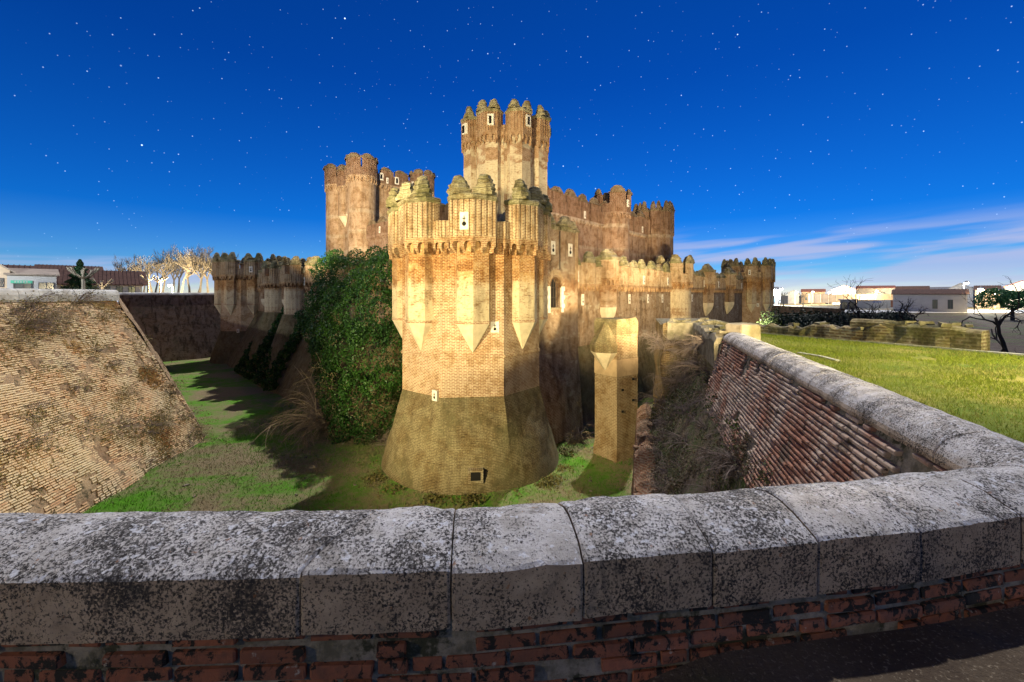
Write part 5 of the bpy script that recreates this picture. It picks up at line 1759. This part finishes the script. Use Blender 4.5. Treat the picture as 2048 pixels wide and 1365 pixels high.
# ledge on the right: tangled dry shrubs and some green
for k in range(22):
    y = rs.uniform(7.5, 19.5); cc = rs.uniform(.9, 2.0) if k % 3 else rs.uniform(.35, 1.0)
    f = (1.98 - cc) / 1.71
    z = -2.85 - 2.75 * (max(0, f) ** .8)
    shrub((k % 2) * 2, tuple(RC(cc, y, z)), rs.uniform(.6, 1.35), (0, 0, rs.uniform(0, 6.2)), "tangled dry shrub on the weedy ledge below the right coping", "shrubs on the right ledge")
for k, (px, py, Y, sc) in enumerate([(1330, 700, 19, 1.5), (1345, 690, 18.6, 1.2), (1312, 680, 19.5, 1.3), (1360, 780, 18.2, 2.2), (1390, 770, 17.6, 2.2), (1410, 740, 17, 2.0), (1400, 700, 16.5, 1.8), (1330, 810, 18.2, 1.8), (1415, 690, 15, 1.3), (1350, 830, 17.5, 1.7), (1470, 870, 9.5, 1.0), (1440, 800, 12.5, 1.5), (1425, 750, 14.5, 1.8), (1490, 940, 8.0, 1.2)]):
    X = (px - 1024) / F * Y; Z = -(py - HY) / F * Y
    shrub((k % 2) * 2, (X, Y, Z), sc, (rs.uniform(-.3, .3), rs.uniform(-.3, .3), rs.uniform(0, 6.2)), "bare overgrown shrub clinging to the abutment and wall end", "shrubs round the abutment")
pts = []
r = np.random.RandomState(12)
for _ in range(260):
    y = r.uniform(6.5, 19.5); cc = r.uniform(.3, 2.05); f = max(0, (1.98 - cc) / 1.71); z = -2.85 - 2.75 * (f ** .8)
    if nz3(cc * 1.5, y * .8, 4, 1.0) < -.25: continue
    pts.append(np.array(RC(cc, y, z)) + np.abs(r.normal(0, 1, (70, 3))) * np.array([.14, .14, .10]) * r.choice([-1, 1], (70, 3)) * np.array([1, 1, 1]) + np.array([0, 0, .12]))
pts = np.concatenate(pts)
M['ledgeleaf'] = leaf_mat("ledge_weeds", [(.10, .075, .045), (.16, .12, .08), (.05, .10, .015), (.09, .075, .04)], .9, .2, .8)
stuff(leaf_cloud("ledge_weeds", pts, np.tile(np.array([[0, 0, 1.0]]), (len(pts), 1)), .055, M['ledgeleaf'], 16, 1.2))
# shrubs at the foot of ivy and behind the front tower
for k, (x, y, sc) in enumerate([(-9.6, 31.5, 2.2), (-10.3, 32.5, 2.6), (-11.5, 33.5, 2.6), (-13, 34.5, 2.4), (-8.9, 30.5, 1.6)]):
    shrub(k % 4, (x, y, FLOOR), sc, (0, 0, rs.uniform(0, 6)), "brown dry shrub at the foot of the ivy beside the front tower", "shrubs below the ivy")
for k, (x, y, sc) in enumerate([(4.9, 31.2, 3.4), (4.2, 30.9, 2.6)]):
    shrub(k % 4, (x, y, FLOOR), (sc * .6, sc * .6, sc * 1.6), (0, 0, 1 + k), "tall thin bare shrub between the front tower and the pier", "shrubs beside the pier")

# turf blades on the moat floor
M['mblade'] = leaf_mat("moat_grass", [(.07, .19, .012), (.11, .24, .02), (.26, .20, .11), (.20, .155, .08)], .33)
def moat_s(r, n):
    xy = np.stack([r.uniform(-26, 8, n), r.uniform(11, 46, n)], 1)
    k = (xy[:, 0] > -22.5) & (np.hypot(xy[:, 0] - T1[0], xy[:, 1] - T1[1]) > 5.8) & (xy[:, 1] < 34 - (xy[:, 0]) * .75)
    xy = xy[k]
    return np.stack([xy[:, 0], xy[:, 1], np.array([fz(x, y) - .02 for x, y in xy])], 1)
blades("moat_grass", 75000, moat_s, M['mblade'], .05, .22, .024, 9, 1.2)
mb = MB(); rr = random.Random(77)
for k in range(70):
    x, y = rr.uniform(-21, 7), rr.uniform(21, 37)
    if math.hypot(x - T1[0], y - T1[1]) < 6.0: continue
    b0 = len(mb.v); sz = rr.uniform(.03, .11)
    mb.box((x, y, fz(x, y) + sz * .2), (sz * 2, sz * rr.uniform(1, 1.6), sz), rr.uniform(0, 3))
    for q in range(b0, len(mb.v)):
        v_ = mb.v[q]; mb.v[q] = (v_[0] + rr.uniform(-.3, .3) * sz, v_[1] + rr.uniform(-.3, .3) * sz, v_[2] + rr.uniform(-.3, .3) * sz)
stuff(mb.build("rubble", M['mortar'], uv=False))
# weeds round the tower foot
r = np.random.RandomState(8)
th = r.uniform(-math.pi, 0.3, 9000); th = th[np.sin(th * 7) + np.sin(th * 17 + 1) > r.uniform(-.4, 2.2, 9000)]; NW = len(th); rad = 5.9 + np.abs(r.normal(0, .5, NW))
pts = np.stack([T1[0] + rad * np.cos(th), T1[1] + rad * np.sin(th), np.full(NW, FLOOR + .1) + np.abs(r.normal(0, .09, NW))], 1)
stuff(leaf_cloud("foot_weeds", pts, np.tile(np.array([[0, 0, 1.0]]), (len(pts), 1)), .13, leaf_mat("foot_weed_leaf", [(.10, .10, .025), (.17, .14, .05)], .5, .2, .8), 5, 1.0))

# ---- bare trees
def tree_mesh(seed, h, trunk, levels=4, spread=.75, up=.25, r0=.12, kids=(3, 4), sides=4, shrink=.68, gn=.1):
    r = random.Random(seed); tr = MB(); cr = MB()
    def br(p, d, L, rad, lev, mb):
        segs = 4 if lev > 1 else 3
        pts = [Vector(p)]; d = Vector(d).normalized()
        for k in range(segs):
            d = (d + Vector((r.gauss(0, gn), r.gauss(0, gn), r.gauss(0, gn) + up / segs))).normalized(); pts.append(pts[-1] + d * L / segs)
        mb.tube(pts, [rad * (1 - .38 * k / segs) for k in range(segs + 1)], sides if lev > 1 else 3, False)
        if lev <= 0: return
        for q in range(r.randint(*kids)):
            k = r.randint(2, segs) if lev < levels else segs
            a = r.uniform(0, 6.283); s = spread * r.uniform(.6, 1.2)
            o = d.orthogonal().normalized(); o2 = d.cross(o)
            nd = d + (o * math.cos(a) + o2 * math.sin(a)) * s
            br(pts[k], nd, L * shrink * r.uniform(.75, 1.2), rad * .60, lev - 1, cr)
    br((0, 0, -.2), (r.gauss(0, .05), r.gauss(0, .05), 1), trunk, r0, levels, tr)
    return tr, cr
def make_tree(name, label, loc, seed, h, trunk, mat, group=None, **k):
    T = thing(name, label, "tree", loc, 0, group)
    a, b = tree_mesh(seed, h, trunk, **k)
    a.build("trunk", mat, T, uv=False); b.build("crown", mat, T, uv=False)
    return T
M['barkdark'] = plain_mat("dark_bark", (.045, .038, .034), .4, 6, .95, .4, .02)
M['barkpale'] = plain_mat("pale_bark", (.36, .31, .23), .3, 4, .9, .4, .02)
make_tree("bare_tree", "spreading dark bare tree behind the squat ruined block", (19.2, 19.5, -4.1), 3, 5, 2.2, M['barkdark'], levels=6, spread=.8, up=.12, r0=.13, shrink=.68, gn=.2, kids=(2, 3))
make_tree("bare_tree", "dark bare tree at the right edge of the picture, beyond the lawn", (19.6, 16.6, -4.1), 8, 5, 2.2, M['barkdark'], levels=6, spread=.8, up=.12, r0=.12, shrink=.68, gn=.2, kids=(2, 3))
make_tree("bare_tree", "small thin bare tree left of the spreading dark one", (20.5, 25.5, -4.1), 13, 5, 1.9, M['barkdark'], levels=4, spread=.9, up=.1, r0=.09, shrink=.66, gn=.2)
# trees of the park on the left, lit by a lamp
pt = [make_tree("park_tree", "", (0, 0, -.3), 30 + k, 9, 3.0, M['barkpale'], "bare trees of the park", levels=5, spread=.62, up=.35, r0=.2, shrink=.70, kids=(3, 4), sides=3) for k in range(3)]
spots = [(240, 104, 1.2), (262, 100, 1.15), (285, 104, 1.3), (305, 96, 1.15), (325, 98, 1.3), (345, 104, 1.45), (362, 94, 1.3), (380, 100, 1.55), (398, 95, 1.4), (416, 100, 1.45), (432, 104, 1.4), (450, 98, 1.3), (468, 106, 1.3), (355, 114, 1.7), (395, 118, 1.75), (310, 116, 1.5)]
PL = "pale bare park tree lit by the street lamp, left of the far tower"
for k, (px, Y, s) in enumerate(spots):
    loc = ((px - 1024) / F * Y, Y, -.4)
    if k < 3:
        T = pt[k]; T.location = loc; T.scale = (s,) * 3; T["label"] = PL
    else:
        T = copy_tree(pt[k % 3], loc, k * 1.3, PL, "park_tree", scale=(s,) * 3)
# pollarded plane trees
def pollard(loc, seed, label, h=2.6):
    r = random.Random(seed); T = thing("pollard_tree", label, "tree", loc, 0, "pollarded trees above the left moat wall")
    mb = MB(); mb.tube([(0, 0, -.2), (.03, 0, h * .4), (-.02, .02, h * .72)], [.2, .16, .15], 7); mb.build("trunk", M['barkpale'], T, uv=False)
    mb = MB()
    for k in range(8):
        a = k * .785 + r.uniform(-.2, .2); L = r.uniform(.9, 1.4)
        p = Vector((0, 0, h * .7)); pts = [p]
        for q in range(4):
            p = p + Vector((math.cos(a) * L * .25, math.sin(a) * L * .25, L * (.10 + .07 * q) + r.uniform(-.05, .05))); pts.append(p)
        mb.tube(pts, [.10, .085, .075, .075, .10], 6)
        for q in range(3):
            d = Vector((r.gauss(0, .3), r.gauss(0, .3), .4)); mb.tube([pts[-1], pts[-1] + d * .4], [.05, .02], 4)
    mb.build("crown", M['barkpale'], T, uv=False)
for k, (px, Y, h, lb) in enumerate([(166, 47, 3.0, "white pollarded tree in front of the fir, above the left moat wall"), (296, 82, 4.2, "pollarded tree right of the dark-roofed building"), (320, 84, 3.8, "second pollarded tree right of the dark-roofed building"),
                                    (205, 60, 2.0, "short pollarded tree beside the fir"), (1567, 150, 5.5, "leaning pollarded tree by the lit road, right of the far right tower"), (1606, 150, 5.0, "pollarded tree by the lit road, second from the far right tower")]):
    z = -.3 if px < 1000 else -4.2
    pollard(((px - 1024) / F * Y, Y, z), k, lb, h)
# conifer by the building
FT = thing("fir_tree", "dark green fir between the white house and the dark-roofed building", "tree", ((160 - 1024) / F * 52, 52, -.4))
mb = MB(); mb.tube([(0, 0, 0), (0, 0, 4.6)], [.16, .03], 6); mb.build("trunk", M['bark'], FT, uv=False)
r = np.random.RandomState(4); n = 9000
z = r.uniform(.6, 4.7, n); rad = (4.9 - z) * .42 * (.35 + .65 * r.rand(n) ** .5) * (1 + .25 * np.sin(z * 9)); a = r.uniform(0, 6.283, n)
pts = np.stack([rad * np.cos(a), rad * np.sin(a), z - rad * .25], 1)
lf = leaf_cloud("crown", pts, np.stack([np.cos(a), np.sin(a), np.full(n, .4)], 1), .16, leaf_mat("fir_needles", [(.02, .05, .02), (.04, .085, .03)], .5, .1), 3, .7); lf.parent = FT
# dark hedge beyond the lawn
HG = thing("hedge", "dark clipped hedge behind the ruined wall, right of the far tower", "hedge", (19, 25, -4.2))
lum = []
rh = random.Random(6)
for k in range(34):
    f = k / 33; x = 14.0 + (25.5 - 14.0) * f; y = 22.9 + (28.0 - 22.9) * f
    lum.append(((x - 19, y - 25, 1.35 + rh.uniform(-.1, .1)), (.9, .95, 1.9 + rh.uniform(-.18, .15) - .25 * f)))
    lum.append(((x - 19 + rh.uniform(-.5, .5), y - 25 - .5, 2.3 + rh.uniform(-.4, .3)), (.6, .6, .65)))
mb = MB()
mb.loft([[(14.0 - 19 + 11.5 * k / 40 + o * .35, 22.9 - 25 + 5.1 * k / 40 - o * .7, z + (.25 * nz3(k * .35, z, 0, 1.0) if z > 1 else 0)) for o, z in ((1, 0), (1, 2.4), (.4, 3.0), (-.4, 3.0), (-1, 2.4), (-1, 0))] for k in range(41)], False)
mb.build("dark_core", plain_mat("hedge_inside", (.008, .014, .007), .2, 2), HG, uv=False)  # solid core painted near-black for the dark between the leaves
pp, nn = clump_points(lum, 90000, 33, .3)
lf = leaf_cloud("leaves", pp, nn, .10, leaf_mat("hedge_leaf", [(.008, .018, .008), (.015, .028, .012)], .5, .1), 12, .8); lf.parent = HG; stuff(lf)
# rounded evergreen lit by a street lamp
GTR = thing("round_tree", "bushy green tree lit by a street lamp at the right edge", "tree", ((2025 - 1024) / F * 70, 70, -4.2))
mb = MB(); mb.tube([(0, 0, 0), (0, 0, 2.4)], [.3, .2], 6); mb.build("trunk", M['bark'], GTR, uv=False)
lum = [((rh.uniform(-3.2, 3.2), rh.uniform(-2, 2), 3.4 + rh.uniform(-.7, 1.0)), (1.5, 1.4, 1.05)) for _ in range(16)]
pp, nn = clump_points(lum, 14000, 35, .35)
lf = leaf_cloud("crown", pp, nn, .26, leaf_mat("round_tree_leaf", [(.05, .16, .05), (.09, .22, .08)], .5, .2), 13, .8); lf.parent = GTR

# ------------------------------------------------------------------ town
M['white'] = plain_mat("white_render", (.50, .485, .46), .12, .6, .9, .1)
M['cream'] = plain_mat("cream_render", (.60, .46, .32), .15, .6, .9, .1)
M['paleroof'] = plain_mat("pale_tiles", (.36, .29, .23), .25, 1.0, .9, .3)
M['grey'] = plain_mat("grey_block", (.33, .33, .34), .2, .8, .9, .2)
M['rooft'] = plain_mat("brown_tile", (.12, .065, .05), .3, 1.5, .9, .5, .05)
M['roofr'] = plain_mat("red_roof", (.34, .12, .075), .25, 1.0, .9, .3)
M['roofg'] = plain_mat("grey_sheet_roof", (.20, .20, .22), .2, 1.0, .7, .1)
M['glass'] = plain_mat("window_glass", (.05, .07, .08), .1, 1, .15, 0, spec=.5)
M['frame'] = plain_mat("window_frame", (.08, .08, .09), .1, 1, .6, 0)
M['signgreen'] = plain_mat("green_sign", (.12, .5, .32), .1, 1, .6, 0)
M['signblue'] = plain_mat("blue_sign", (.05, .12, .45), .1, 1, .6, 0)
M['doorbrown'] = plain_mat("brown_door", (.22, .085, .045), .2, 2, .7, .1)
def house(name, label, pxs, Y, zb, zw, zr, wall, roof, depth=8, gable='x', wins=(), cat="building", over=.35, ridges=True):
    """front between photo columns pxs at distance Y; wins: (x0,x1,z0,z1) in fractions of the front"""
    cx = ((pxs[0] + pxs[1]) / 2 - 1024) / F * Y
    cdir = Vector((cx, Y)); e = []          # the front squarely faces the square before the castle
    for p in pxs:
        ray = Vector(((p - 1024) / F, 1)); e.append(ray * (cdir.dot(cdir) / ray.dot(cdir)))
    mid = (e[0] + e[1]) / 2
    T = thing(name, label, cat, (mid.x, mid.y, zb), math.atan2((e[1] - e[0]).y, (e[1] - e[0]).x)); w = (e[1] - e[0]).length / 2; h = zw - zb; hr = zr - zb
    mb = MB()
    if gable == 'y':      # gable faces the camera
        mb.face([(-w, 0, 0), (w, 0, 0), (w, 0, h), (0, 0, hr), (-w, 0, h)]); mb.face([(w, depth, 0), (-w, depth, 0), (-w, depth, h), (0, depth, hr), (w, depth, h)])
        mb.face([(-w, depth, 0), (-w, 0, 0), (-w, 0, h), (-w, depth, h)]); mb.face([(w, 0, 0), (w, depth, 0), (w, depth, h), (w, 0, h)])
        mb.build("wall", wall, T)
        mb = MB()
        for s in (-1, 1):
            e = [(s * (w + over), -over, h - over * (hr - h) / w), (0, -over, hr), (0, depth + over, hr), (s * (w + over), depth + over, h - over * (hr - h) / w)]
            mb.loft([e, [(a, b, c + .16) for a, b, c in e]], True, True, True)
        mb.build("roof", roof, T)
    else:
        mb.prism([(-w, 0), (w, 0), (w, depth), (-w, depth)], 0, h, True)
        mb.face([(w, 0, h), (w, depth, h), (w, depth / 2, hr)]); mb.face([(-w, depth, h), (-w, 0, h), (-w, depth / 2, hr)])
        mb.build("wall", wall, T)
        mb = MB()
        for s in (-1, 1):
            yy = depth / 2 + s * (depth / 2 + over); zz = h - over * (hr - h) / (depth / 2)
            e = [(-w - over, yy, zz + .02), (w + over, yy, zz + .02), (w + over, depth / 2, hr + .02), (-w - over, depth / 2, hr + .02)]
            mb.loft([e, [(a, b, c + .15) for a, b, c in e]], True, True, True)
        if ridges:        # tile rolls down the front slope
            k = int(2 * w / .55)
            for q in range(k):
                x = -w + (q + .5) * 2 * w / k
                mb.tube([(x, -over, h - over * (hr - h) / (depth / 2) + .2), (x, depth / 2, hr + .2)], .09, 4)
        mb.build("roof", roof, T)
    for (a, b, c, d) in wins:
        xa, xb = -w + 2 * w * a, -w + 2 * w * b; za, zb_ = h * c, h * d
        fr = MB(); t = .07
        for (p, q, u, v) in ((xa, xb, za, za + t), (xa, xb, zb_ - t, zb_), (xa, xa + t, za + t, zb_ - t), (xb - t, xb, za + t, zb_ - t), ((xa + xb) / 2 - t / 2, (xa + xb) / 2 + t / 2, za + t, zb_ - t)):
            fr.box(((p + q) / 2, -.04, (u + v) / 2), (q - p, .1, v - u))
        o = fr.build("window", M['frame'], T)
        mb = MB(); mb.face([(xa, -.012, za), (xb, -.012, za), (xb, -.012, zb_), (xa, -.012, zb_)]); mb.build("pane", M['glass'], o)
    return T
H1 = house("white_house", "white single-storey house with two wide windows at the left edge", (14, 113), 47, -.6, 2.15, 2.9, M['white'], M['paleroof'], 9, 'x', [(.12, .50, .28, .72), (.62, .96, .28, .72)], over=.25, ridges=False)
mb = MB(); w = (Vector(H1.children[0].bound_box[6]) - Vector(H1.children[0].bound_box[0])).x / 2; mb.box((-w + 2 * w * .31, -.06, 2.0), (2 * w * .38, .08, .3)); sg = mb.build("sign_board", M['signgreen'], H1)
mb = MB()
for k in range(5): mb.box((-w + 2 * w * (.20 + .05 * k), -.105, 2.0), (.12, .02, .14))
mb.build("sign_mark", M['white'], sg)
H0 = house("cream_house", "cream house with blue arched window cut by the left edge", (-60, 20), 45, -.6, 2.6, 3.6, M['cream'], M['paleroof'], 12, 'y', [(.74, .84, .45, .75)])
house("large_hall", "pale gabled hall roof rising behind the white house", (-40, 70), 62, -.5, 2.8, 4.5, M['cream'], M['rooft'], 14, 'x', over=.3)
house("brick_hall", "brick hall with dark hipped roof behind the fir", (70, 205), 90, -.5, 4.6, 6.4, plain_mat("hall_brick", (.33, .12, .07), .2, 2), M['rooft'], 16, 'x')
house("tiled_pavilion", "long low building with dark tiled roof above the far moat wall", (112, 284), 78, -.5, 2.1, 4.5, M['white'], M['rooft'], 10, 'x', [(.05 + .155 * k, .14 + .155 * k, .1, .8) for k in range(6)], over=.8)
# town on the right
def RY(py, Y): return -(py - HY) / F * Y
house("white_depot", "small white depot beside the far right tower", (1530, 1556), 165, -4.3, RY(580, 165), RY(575, 165), M['white'], M['roofg'], 8, 'x', [(.3, .8, .2, .6)])
house("low_shed", "grey gabled shed beyond the lit road", (1576, 1598), 200, -4.4, RY(587, 200), RY(581, 200), M['grey'], M['roofg'], 10, 'y', over=.2)
house("brick_row", "low orange-walled row with red roof beyond the road", (1603, 1650), 210, -4.4, RY(584, 210), RY(579, 210), M['cream'], M['roofr'], 9, 'x', [(.15, .25, .3, .6), (.5, .6, .3, .6)])
house("warehouse", "long white warehouse with red roof and gabled end", (1664, 1712), 190, -4.4, RY(580, 190), RY(571, 190), M['white'], M['roofr'], 24, 'y', over=.3)
house("warehouse", "white flat-fronted workshop with a window band, right of the gabled warehouse", (1713, 1790), 196, -4.4, RY(577, 196), RY(572, 196), M['white'], M['roofr'], 16, 'x', [(.42 + .09 * k, .48 + .09 * k, .62, .78) for k in range(4)])
house("dark_roof_house", "white house with dark roof right of the workshop", (1792, 1858), 185, -4.4, RY(583, 185), RY(573, 185), M['white'], M['rooft'], 12, 'x', [(.1 + .16 * k, .2 + .16 * k, .45, .7) for k in range(5)])
house("grey_gabled_house", "tall grey gabled house behind the bare tree", (1898, 1946), 150, -4.4, RY(577, 150), RY(567, 150), M['grey'], M['roofg'], 12, 'y', [(.3, .45, .5, .75)])
house("orange_house", "orange house at the far right behind the round tree", (1950, 2000), 140, -4.4, RY(580, 140), RY(572, 140), M['cream'], M['rooft'], 10, 'x', [(.2, .35, .5, .75)])
house("orange_house", "pink gabled house cut by the right edge", (2010, 2080), 120, -4.4, RY(573, 120), RY(562, 120), M['cream'], M['roofr'], 10, 'y')
house("terrace_row", "long low row of houses on the right skyline", (1860, 2060), 230, -4.4, RY(580, 230), RY(574, 230), M['cream'], M['roofg'], 9, 'x')
HW = house("street_building", "low white street building with dark roof behind the bare tree", (1786, 1935), 105, -4.3, RY(589, 105), RY(580, 105), M['white'], M['rooft'], 8, 'x', [(.55, .62, .2, .7), (.75, .82, .2, .7)])
# walls along the road
def bar_wall(name, label, pxs, Y, py0, py1, mat, posts=0):
    x0, x1 = [(p - 1024) / F * Y for p in pxs]; z0, z1 = RY(py1, Y), RY(py0, Y)
    T = thing(name, label, "wall", ((x0 + x1) / 2, Y, z0))
    mb = MB(); mb.box((0, 0, (z1 - z0) / 2 - .2), (x1 - x0, .25, z1 - z0 + .4)); mb.build("panel", mat, T)
    mb = MB(); mb.box((0, 0, z1 - z0 + .06), (x1 - x0 + .1, .36, .1)); mb.build("coping", M['grey'], T)
    for k in range(posts):
        mb = MB(); mb.box((-(x1 - x0) / 2 + (k + .5) * (x1 - x0) / posts, -.18, (z1 - z0) / 2), (.35, .16, z1 - z0 + .3)); mb.build("post", mat, T)
    return T
bar_wall("yard_wall", "long cream yard wall with posts in front of the warehouses", (1618, 1836), 175, 589, 604, M['cream'], 14)
wl_ = bar_wall("street_wall", "white street wall with brown door and blue lettering", (1714, 1800), 120, 601, 615, M['white'])
mb = MB(); mb.box((4.3, -.16, 1.0), (2.0, .08, 1.9)); mb.build("door", M['doorbrown'], wl_)
mb = MB()
for k in range(6): mb.box((-1.6 + .42 * k, -.14, 1.5), (.26, .03, .36 if k % 2 else .28))
mb.build("blue_lettering", M['signblue'], wl_)
kh = house("kiosk", "small dark grey kiosk by the road, left of the white street wall", (1680, 1713), 122, -4.3, RY(601, 122), RY(600, 122), M['grey'], M['roofg'], 3, 'x', [(.1, .45, .1, .8), (.55, .9, .1, .8)], ridges=False)
# road
M['road'] = plain_mat("pale_road", (.50, .50, .50), .2, .3, .85, .1)
mb = MB(); mb.face([(45, 100, -4.16), (180, 96, -4.16), (190, 112, -4.16), (60, 118, -4.16)]); struct(mb.build("road", M['road'], uv=False))
mb = MB(); mb.face([(60, 118, -4.15), (70, 117.4, -4.15), (150, 240, -4.15), (136, 240, -4.15)]); struct(mb.build("side_road", M['road'], uv=False))

# ------------------------------------------------------------------ lamps
def emit(name, col, s):
    m = bpy.data.materials.new(name); m.use_nodes = True; b = m.node_tree.nodes["Principled BSDF"]
    b.inputs["Base Color"].default_value = (.8, .8, .8, 1); b.inputs["Emission Color"].default_value = (*col, 1); b.inputs["Emission Strength"].default_value = s; return m
M['pole'] = plain_mat("galvanised_pole", (.35, .36, .37), .1, 1, .5, 0)
WARM = (1.0, .78, .42); COOL = (.86, .94, 1.0)
def street_lamp(label, loc, h, col, power, r=.22, em=40, cat="street lamp"):
    T = thing("street_lamp", label, cat, loc)
    mb = MB(); mb.tube([(0, 0, 0), (0, 0, h * .5), (0, 0, h - .15)], [.09, .07, .05], 7); mb.build("pole", M['pole'], T, uv=False)
    mb = MB(); mb.tube([(0, 0, h - .2), (0, -.35, h + .08), (0, -.8, h + .12)], .04, 5); mb.build("arm", M['pole'], T, uv=False)
    mb = MB()
    rings = []
    for q, z in ((.5, -.1), (1, 0), (.9, .12), (.3, .2)):
        rings.append([(r * q * math.cos(t), -.8 + r * 1.3 * q * math.sin(t), h + .06 + z * r * 3 / .6) for t in [2 * math.pi * k / 10 for k in range(10)]])
    mb.loft(rings, True, False, True); hd = mb.build("lamp_head", M['pole'], T, uv=False)
    mb = MB()
    rings = []
    for k in range(6):
        a = -math.pi / 2 + math.pi / 2 * k / 5
        rings.append([(r * .9 * math.cos(a) * math.cos(t), -.8 + r * .9 * math.cos(a) * math.sin(t), h - .02 + r * .9 * math.sin(a)) for t in [2 * math.pi * q / 10 for q in range(10)]])
    mb.loft(rings, True); mb.build("bulb", emit("bulb_glow", col, em), hd, uv=False)
    l = bpy.data.lights.new("lamp_light", 'POINT'); l.energy = power; l.color = col; l.shadow_soft_size = r
    o = bpy.data.objects.new("lamp_light", l); COL.objects.link(o); o.parent = T; o.location = (0, -.8, h - .35 - r)
    return T
SL = [(1544, 165, 579, COOL, "street lamp closest to the far right tower"), (1560, 170, 578, COOL, "street lamp beside the white depot, second from the far right tower"), (1623, 190, 584, WARM, "street lamp before the low orange row"), (1657, 192, 584, WARM, "street lamp left of the gabled warehouse"),
      (1751, 170, 582, WARM, "street lamp in front of the long white workshop"), (1955, 100, 579, WARM, "street lamp between the bare tree and the round green tree"), (1928, 120, 566, COOL, "tall street lamp above the grey gabled house"),
      (1590, 175, 585, WARM, "added low street lamp left of the orange row"), (1700, 185, 583, WARM, "street lamp at the gabled warehouse's right corner"), (1812, 178, 583, WARM, "added street lamp before the dark-roofed white house"), (1990, 130, 582, WARM, "added street lamp beside the orange house at the far right")]  # these four are extras, added for more warm town light
for (px, Y, py, c, lb) in SL:
    z = RY(py, Y); street_lamp(lb, ((px - 1024) / F * Y, Y, -4.3), z + 4.3, c, (40000 if c is COOL else 14000) if Y > 110 else 5000, .5, 60)
street_lamp("street lamp glowing among the bare park trees on the left", ((345 - 1024) / F * 86, 86, -.4), RY(571, 86) + .4, (1.0, .80, .48), 22000, .25, 40)
street_lamp("white street lamp by the houses on the left", (-52, 36, -.3), 6.0, COOL, 9000, .25, 30)
street_lamp("street lamp behind the viewer on the left", (-9.0, -1.8, -1.6), 4.0, (1.0, .82, .50), 950, .2, 20)
street_lamp("street lamp behind the viewer on the right", (10.0, -1.2, -1.6), 4.0, (1.0, .82, .42), 300, .2, 20)

M['black'] = plain_mat("black_housing", (.02, .02, .02), .1, 1, .5, 0)
def flood(label, loc, target, power, angle, col, blend=.4, size=.15):
    T = thing("floodlight", label, "floodlight", loc)
    d = (Vector(target) - Vector(loc)).normalized()
    q = d.to_track_quat('-Z', 'Y')
    mb = MB(); mb.tube([(0, 0, -1.2), (0, 0, -.12)], .03, 6); mb.build("post", M['black'], T, uv=False)
    mb = MB()
    m = q.to_matrix()
    ring = lambda s, z: [m @ Vector((a * s, b * s * .7, z)) for a, b in ((-1, -1), (1, -1), (1, 1), (-1, 1))]
    mb.loft([ring(.13, .16), ring(.2, .1), ring(.24, .0)], True, True, False); hs = mb.build("housing", M['black'], T, uv=False)
    l = bpy.data.lights.new("flood_light", 'SPOT'); l.energy = power; l.color = col; l.spot_size = R(angle); l.spot_blend = blend; l.shadow_soft_size = size * 4
    o = bpy.data.objects.new("flood_light", l); COL.objects.link(o); o.parent = T; o.rotation_euler = q.to_euler(); o.location = d * .05
    return T
FW_ = (1.0, .72, .30)
flood("floodlight on the left terrace aimed at the front tower", (-17, 1.0, 1.6), (-2.6, 28.4, .6), 72000, 60, (1.0, .84, .46), .6)
flood("added floodlight right of the viewer, warming the left moat slope", (4.6, .8, .3), (-25, 21, -3.5), 15000, 26, (1.0, .80, .46), .9)  # added lamp, gives the slope a warm tinge
flood("weak added fill light on the left terrace aimed at the ivy", (-22, 2.0, 1.0), (-15, 36, -5), 7000, 34, (1.0, .86, .55), .7)  # added weak fill so the ivy and bush show
flood("small added fill light beside the viewer aimed at the front tower", (-3.2, -1.5, .4), (-1.5, 28.4, .5), 16000, 24, (1.0, .80, .45), .5)  # added fill so the tower's right faces show
flood("floodlight on the left terrace aimed at the many-turreted tower", (-20, 1.2, .6), (-.6, 44.5, 14), 85000, 20, (1.0, .82, .48), .5)
flood("floodlight on the left terrace aimed at the keep", (-20.5, 1.4, 1.2), (-21.5, 67, 14), 480000, 22, (1.0, .82, .54), .7)
flood("floodlight near the viewer aimed at the bridge pier", (2.6, -1.6, .35), (9.6, 40, 1.5), 62000, 28, (1.0, .79, .45), 1.0)
flood("floodlight behind the abutment aimed at the gate turret", (10.6, 20.4, -2.0), (7.0, 36, 3.5), 32000, 76, (1.0, .79, .45), 1.0)
flood("floodlight behind the ruined wall aimed along the right outer wall", (11.3, 20.0, -1.9), (24, 60, 1.0), 120000, 50, (1.0, .79, .45), 1.0)
flood("floodlight at the lawn's side aimed at the inner wall", (16, 4, 3.5), (11, 62, 14), 165000, 29, (1.0, .78, .54), .6)
flood("floodlight by the far left moat wall aimed at the far left tower", (-58, 58, .6), (-44, 72, 0), 2600, 70, (1.0, .85, .6), .6)
flood("floodlight on the moat floor aimed at the bridge pier", (-6.0, 15.0, FLOOR + 1.2), (6.9, 28, -5.5), 500, 22, (1.0, .62, .24), .5)
flood("floodlight on a mast off the right end of the lawn, aimed down at the grass", (15.5, 3.0, 2.2), (9.3, 9.6, -1.6), 14500, 80, (1.0, .86, .36), .9)
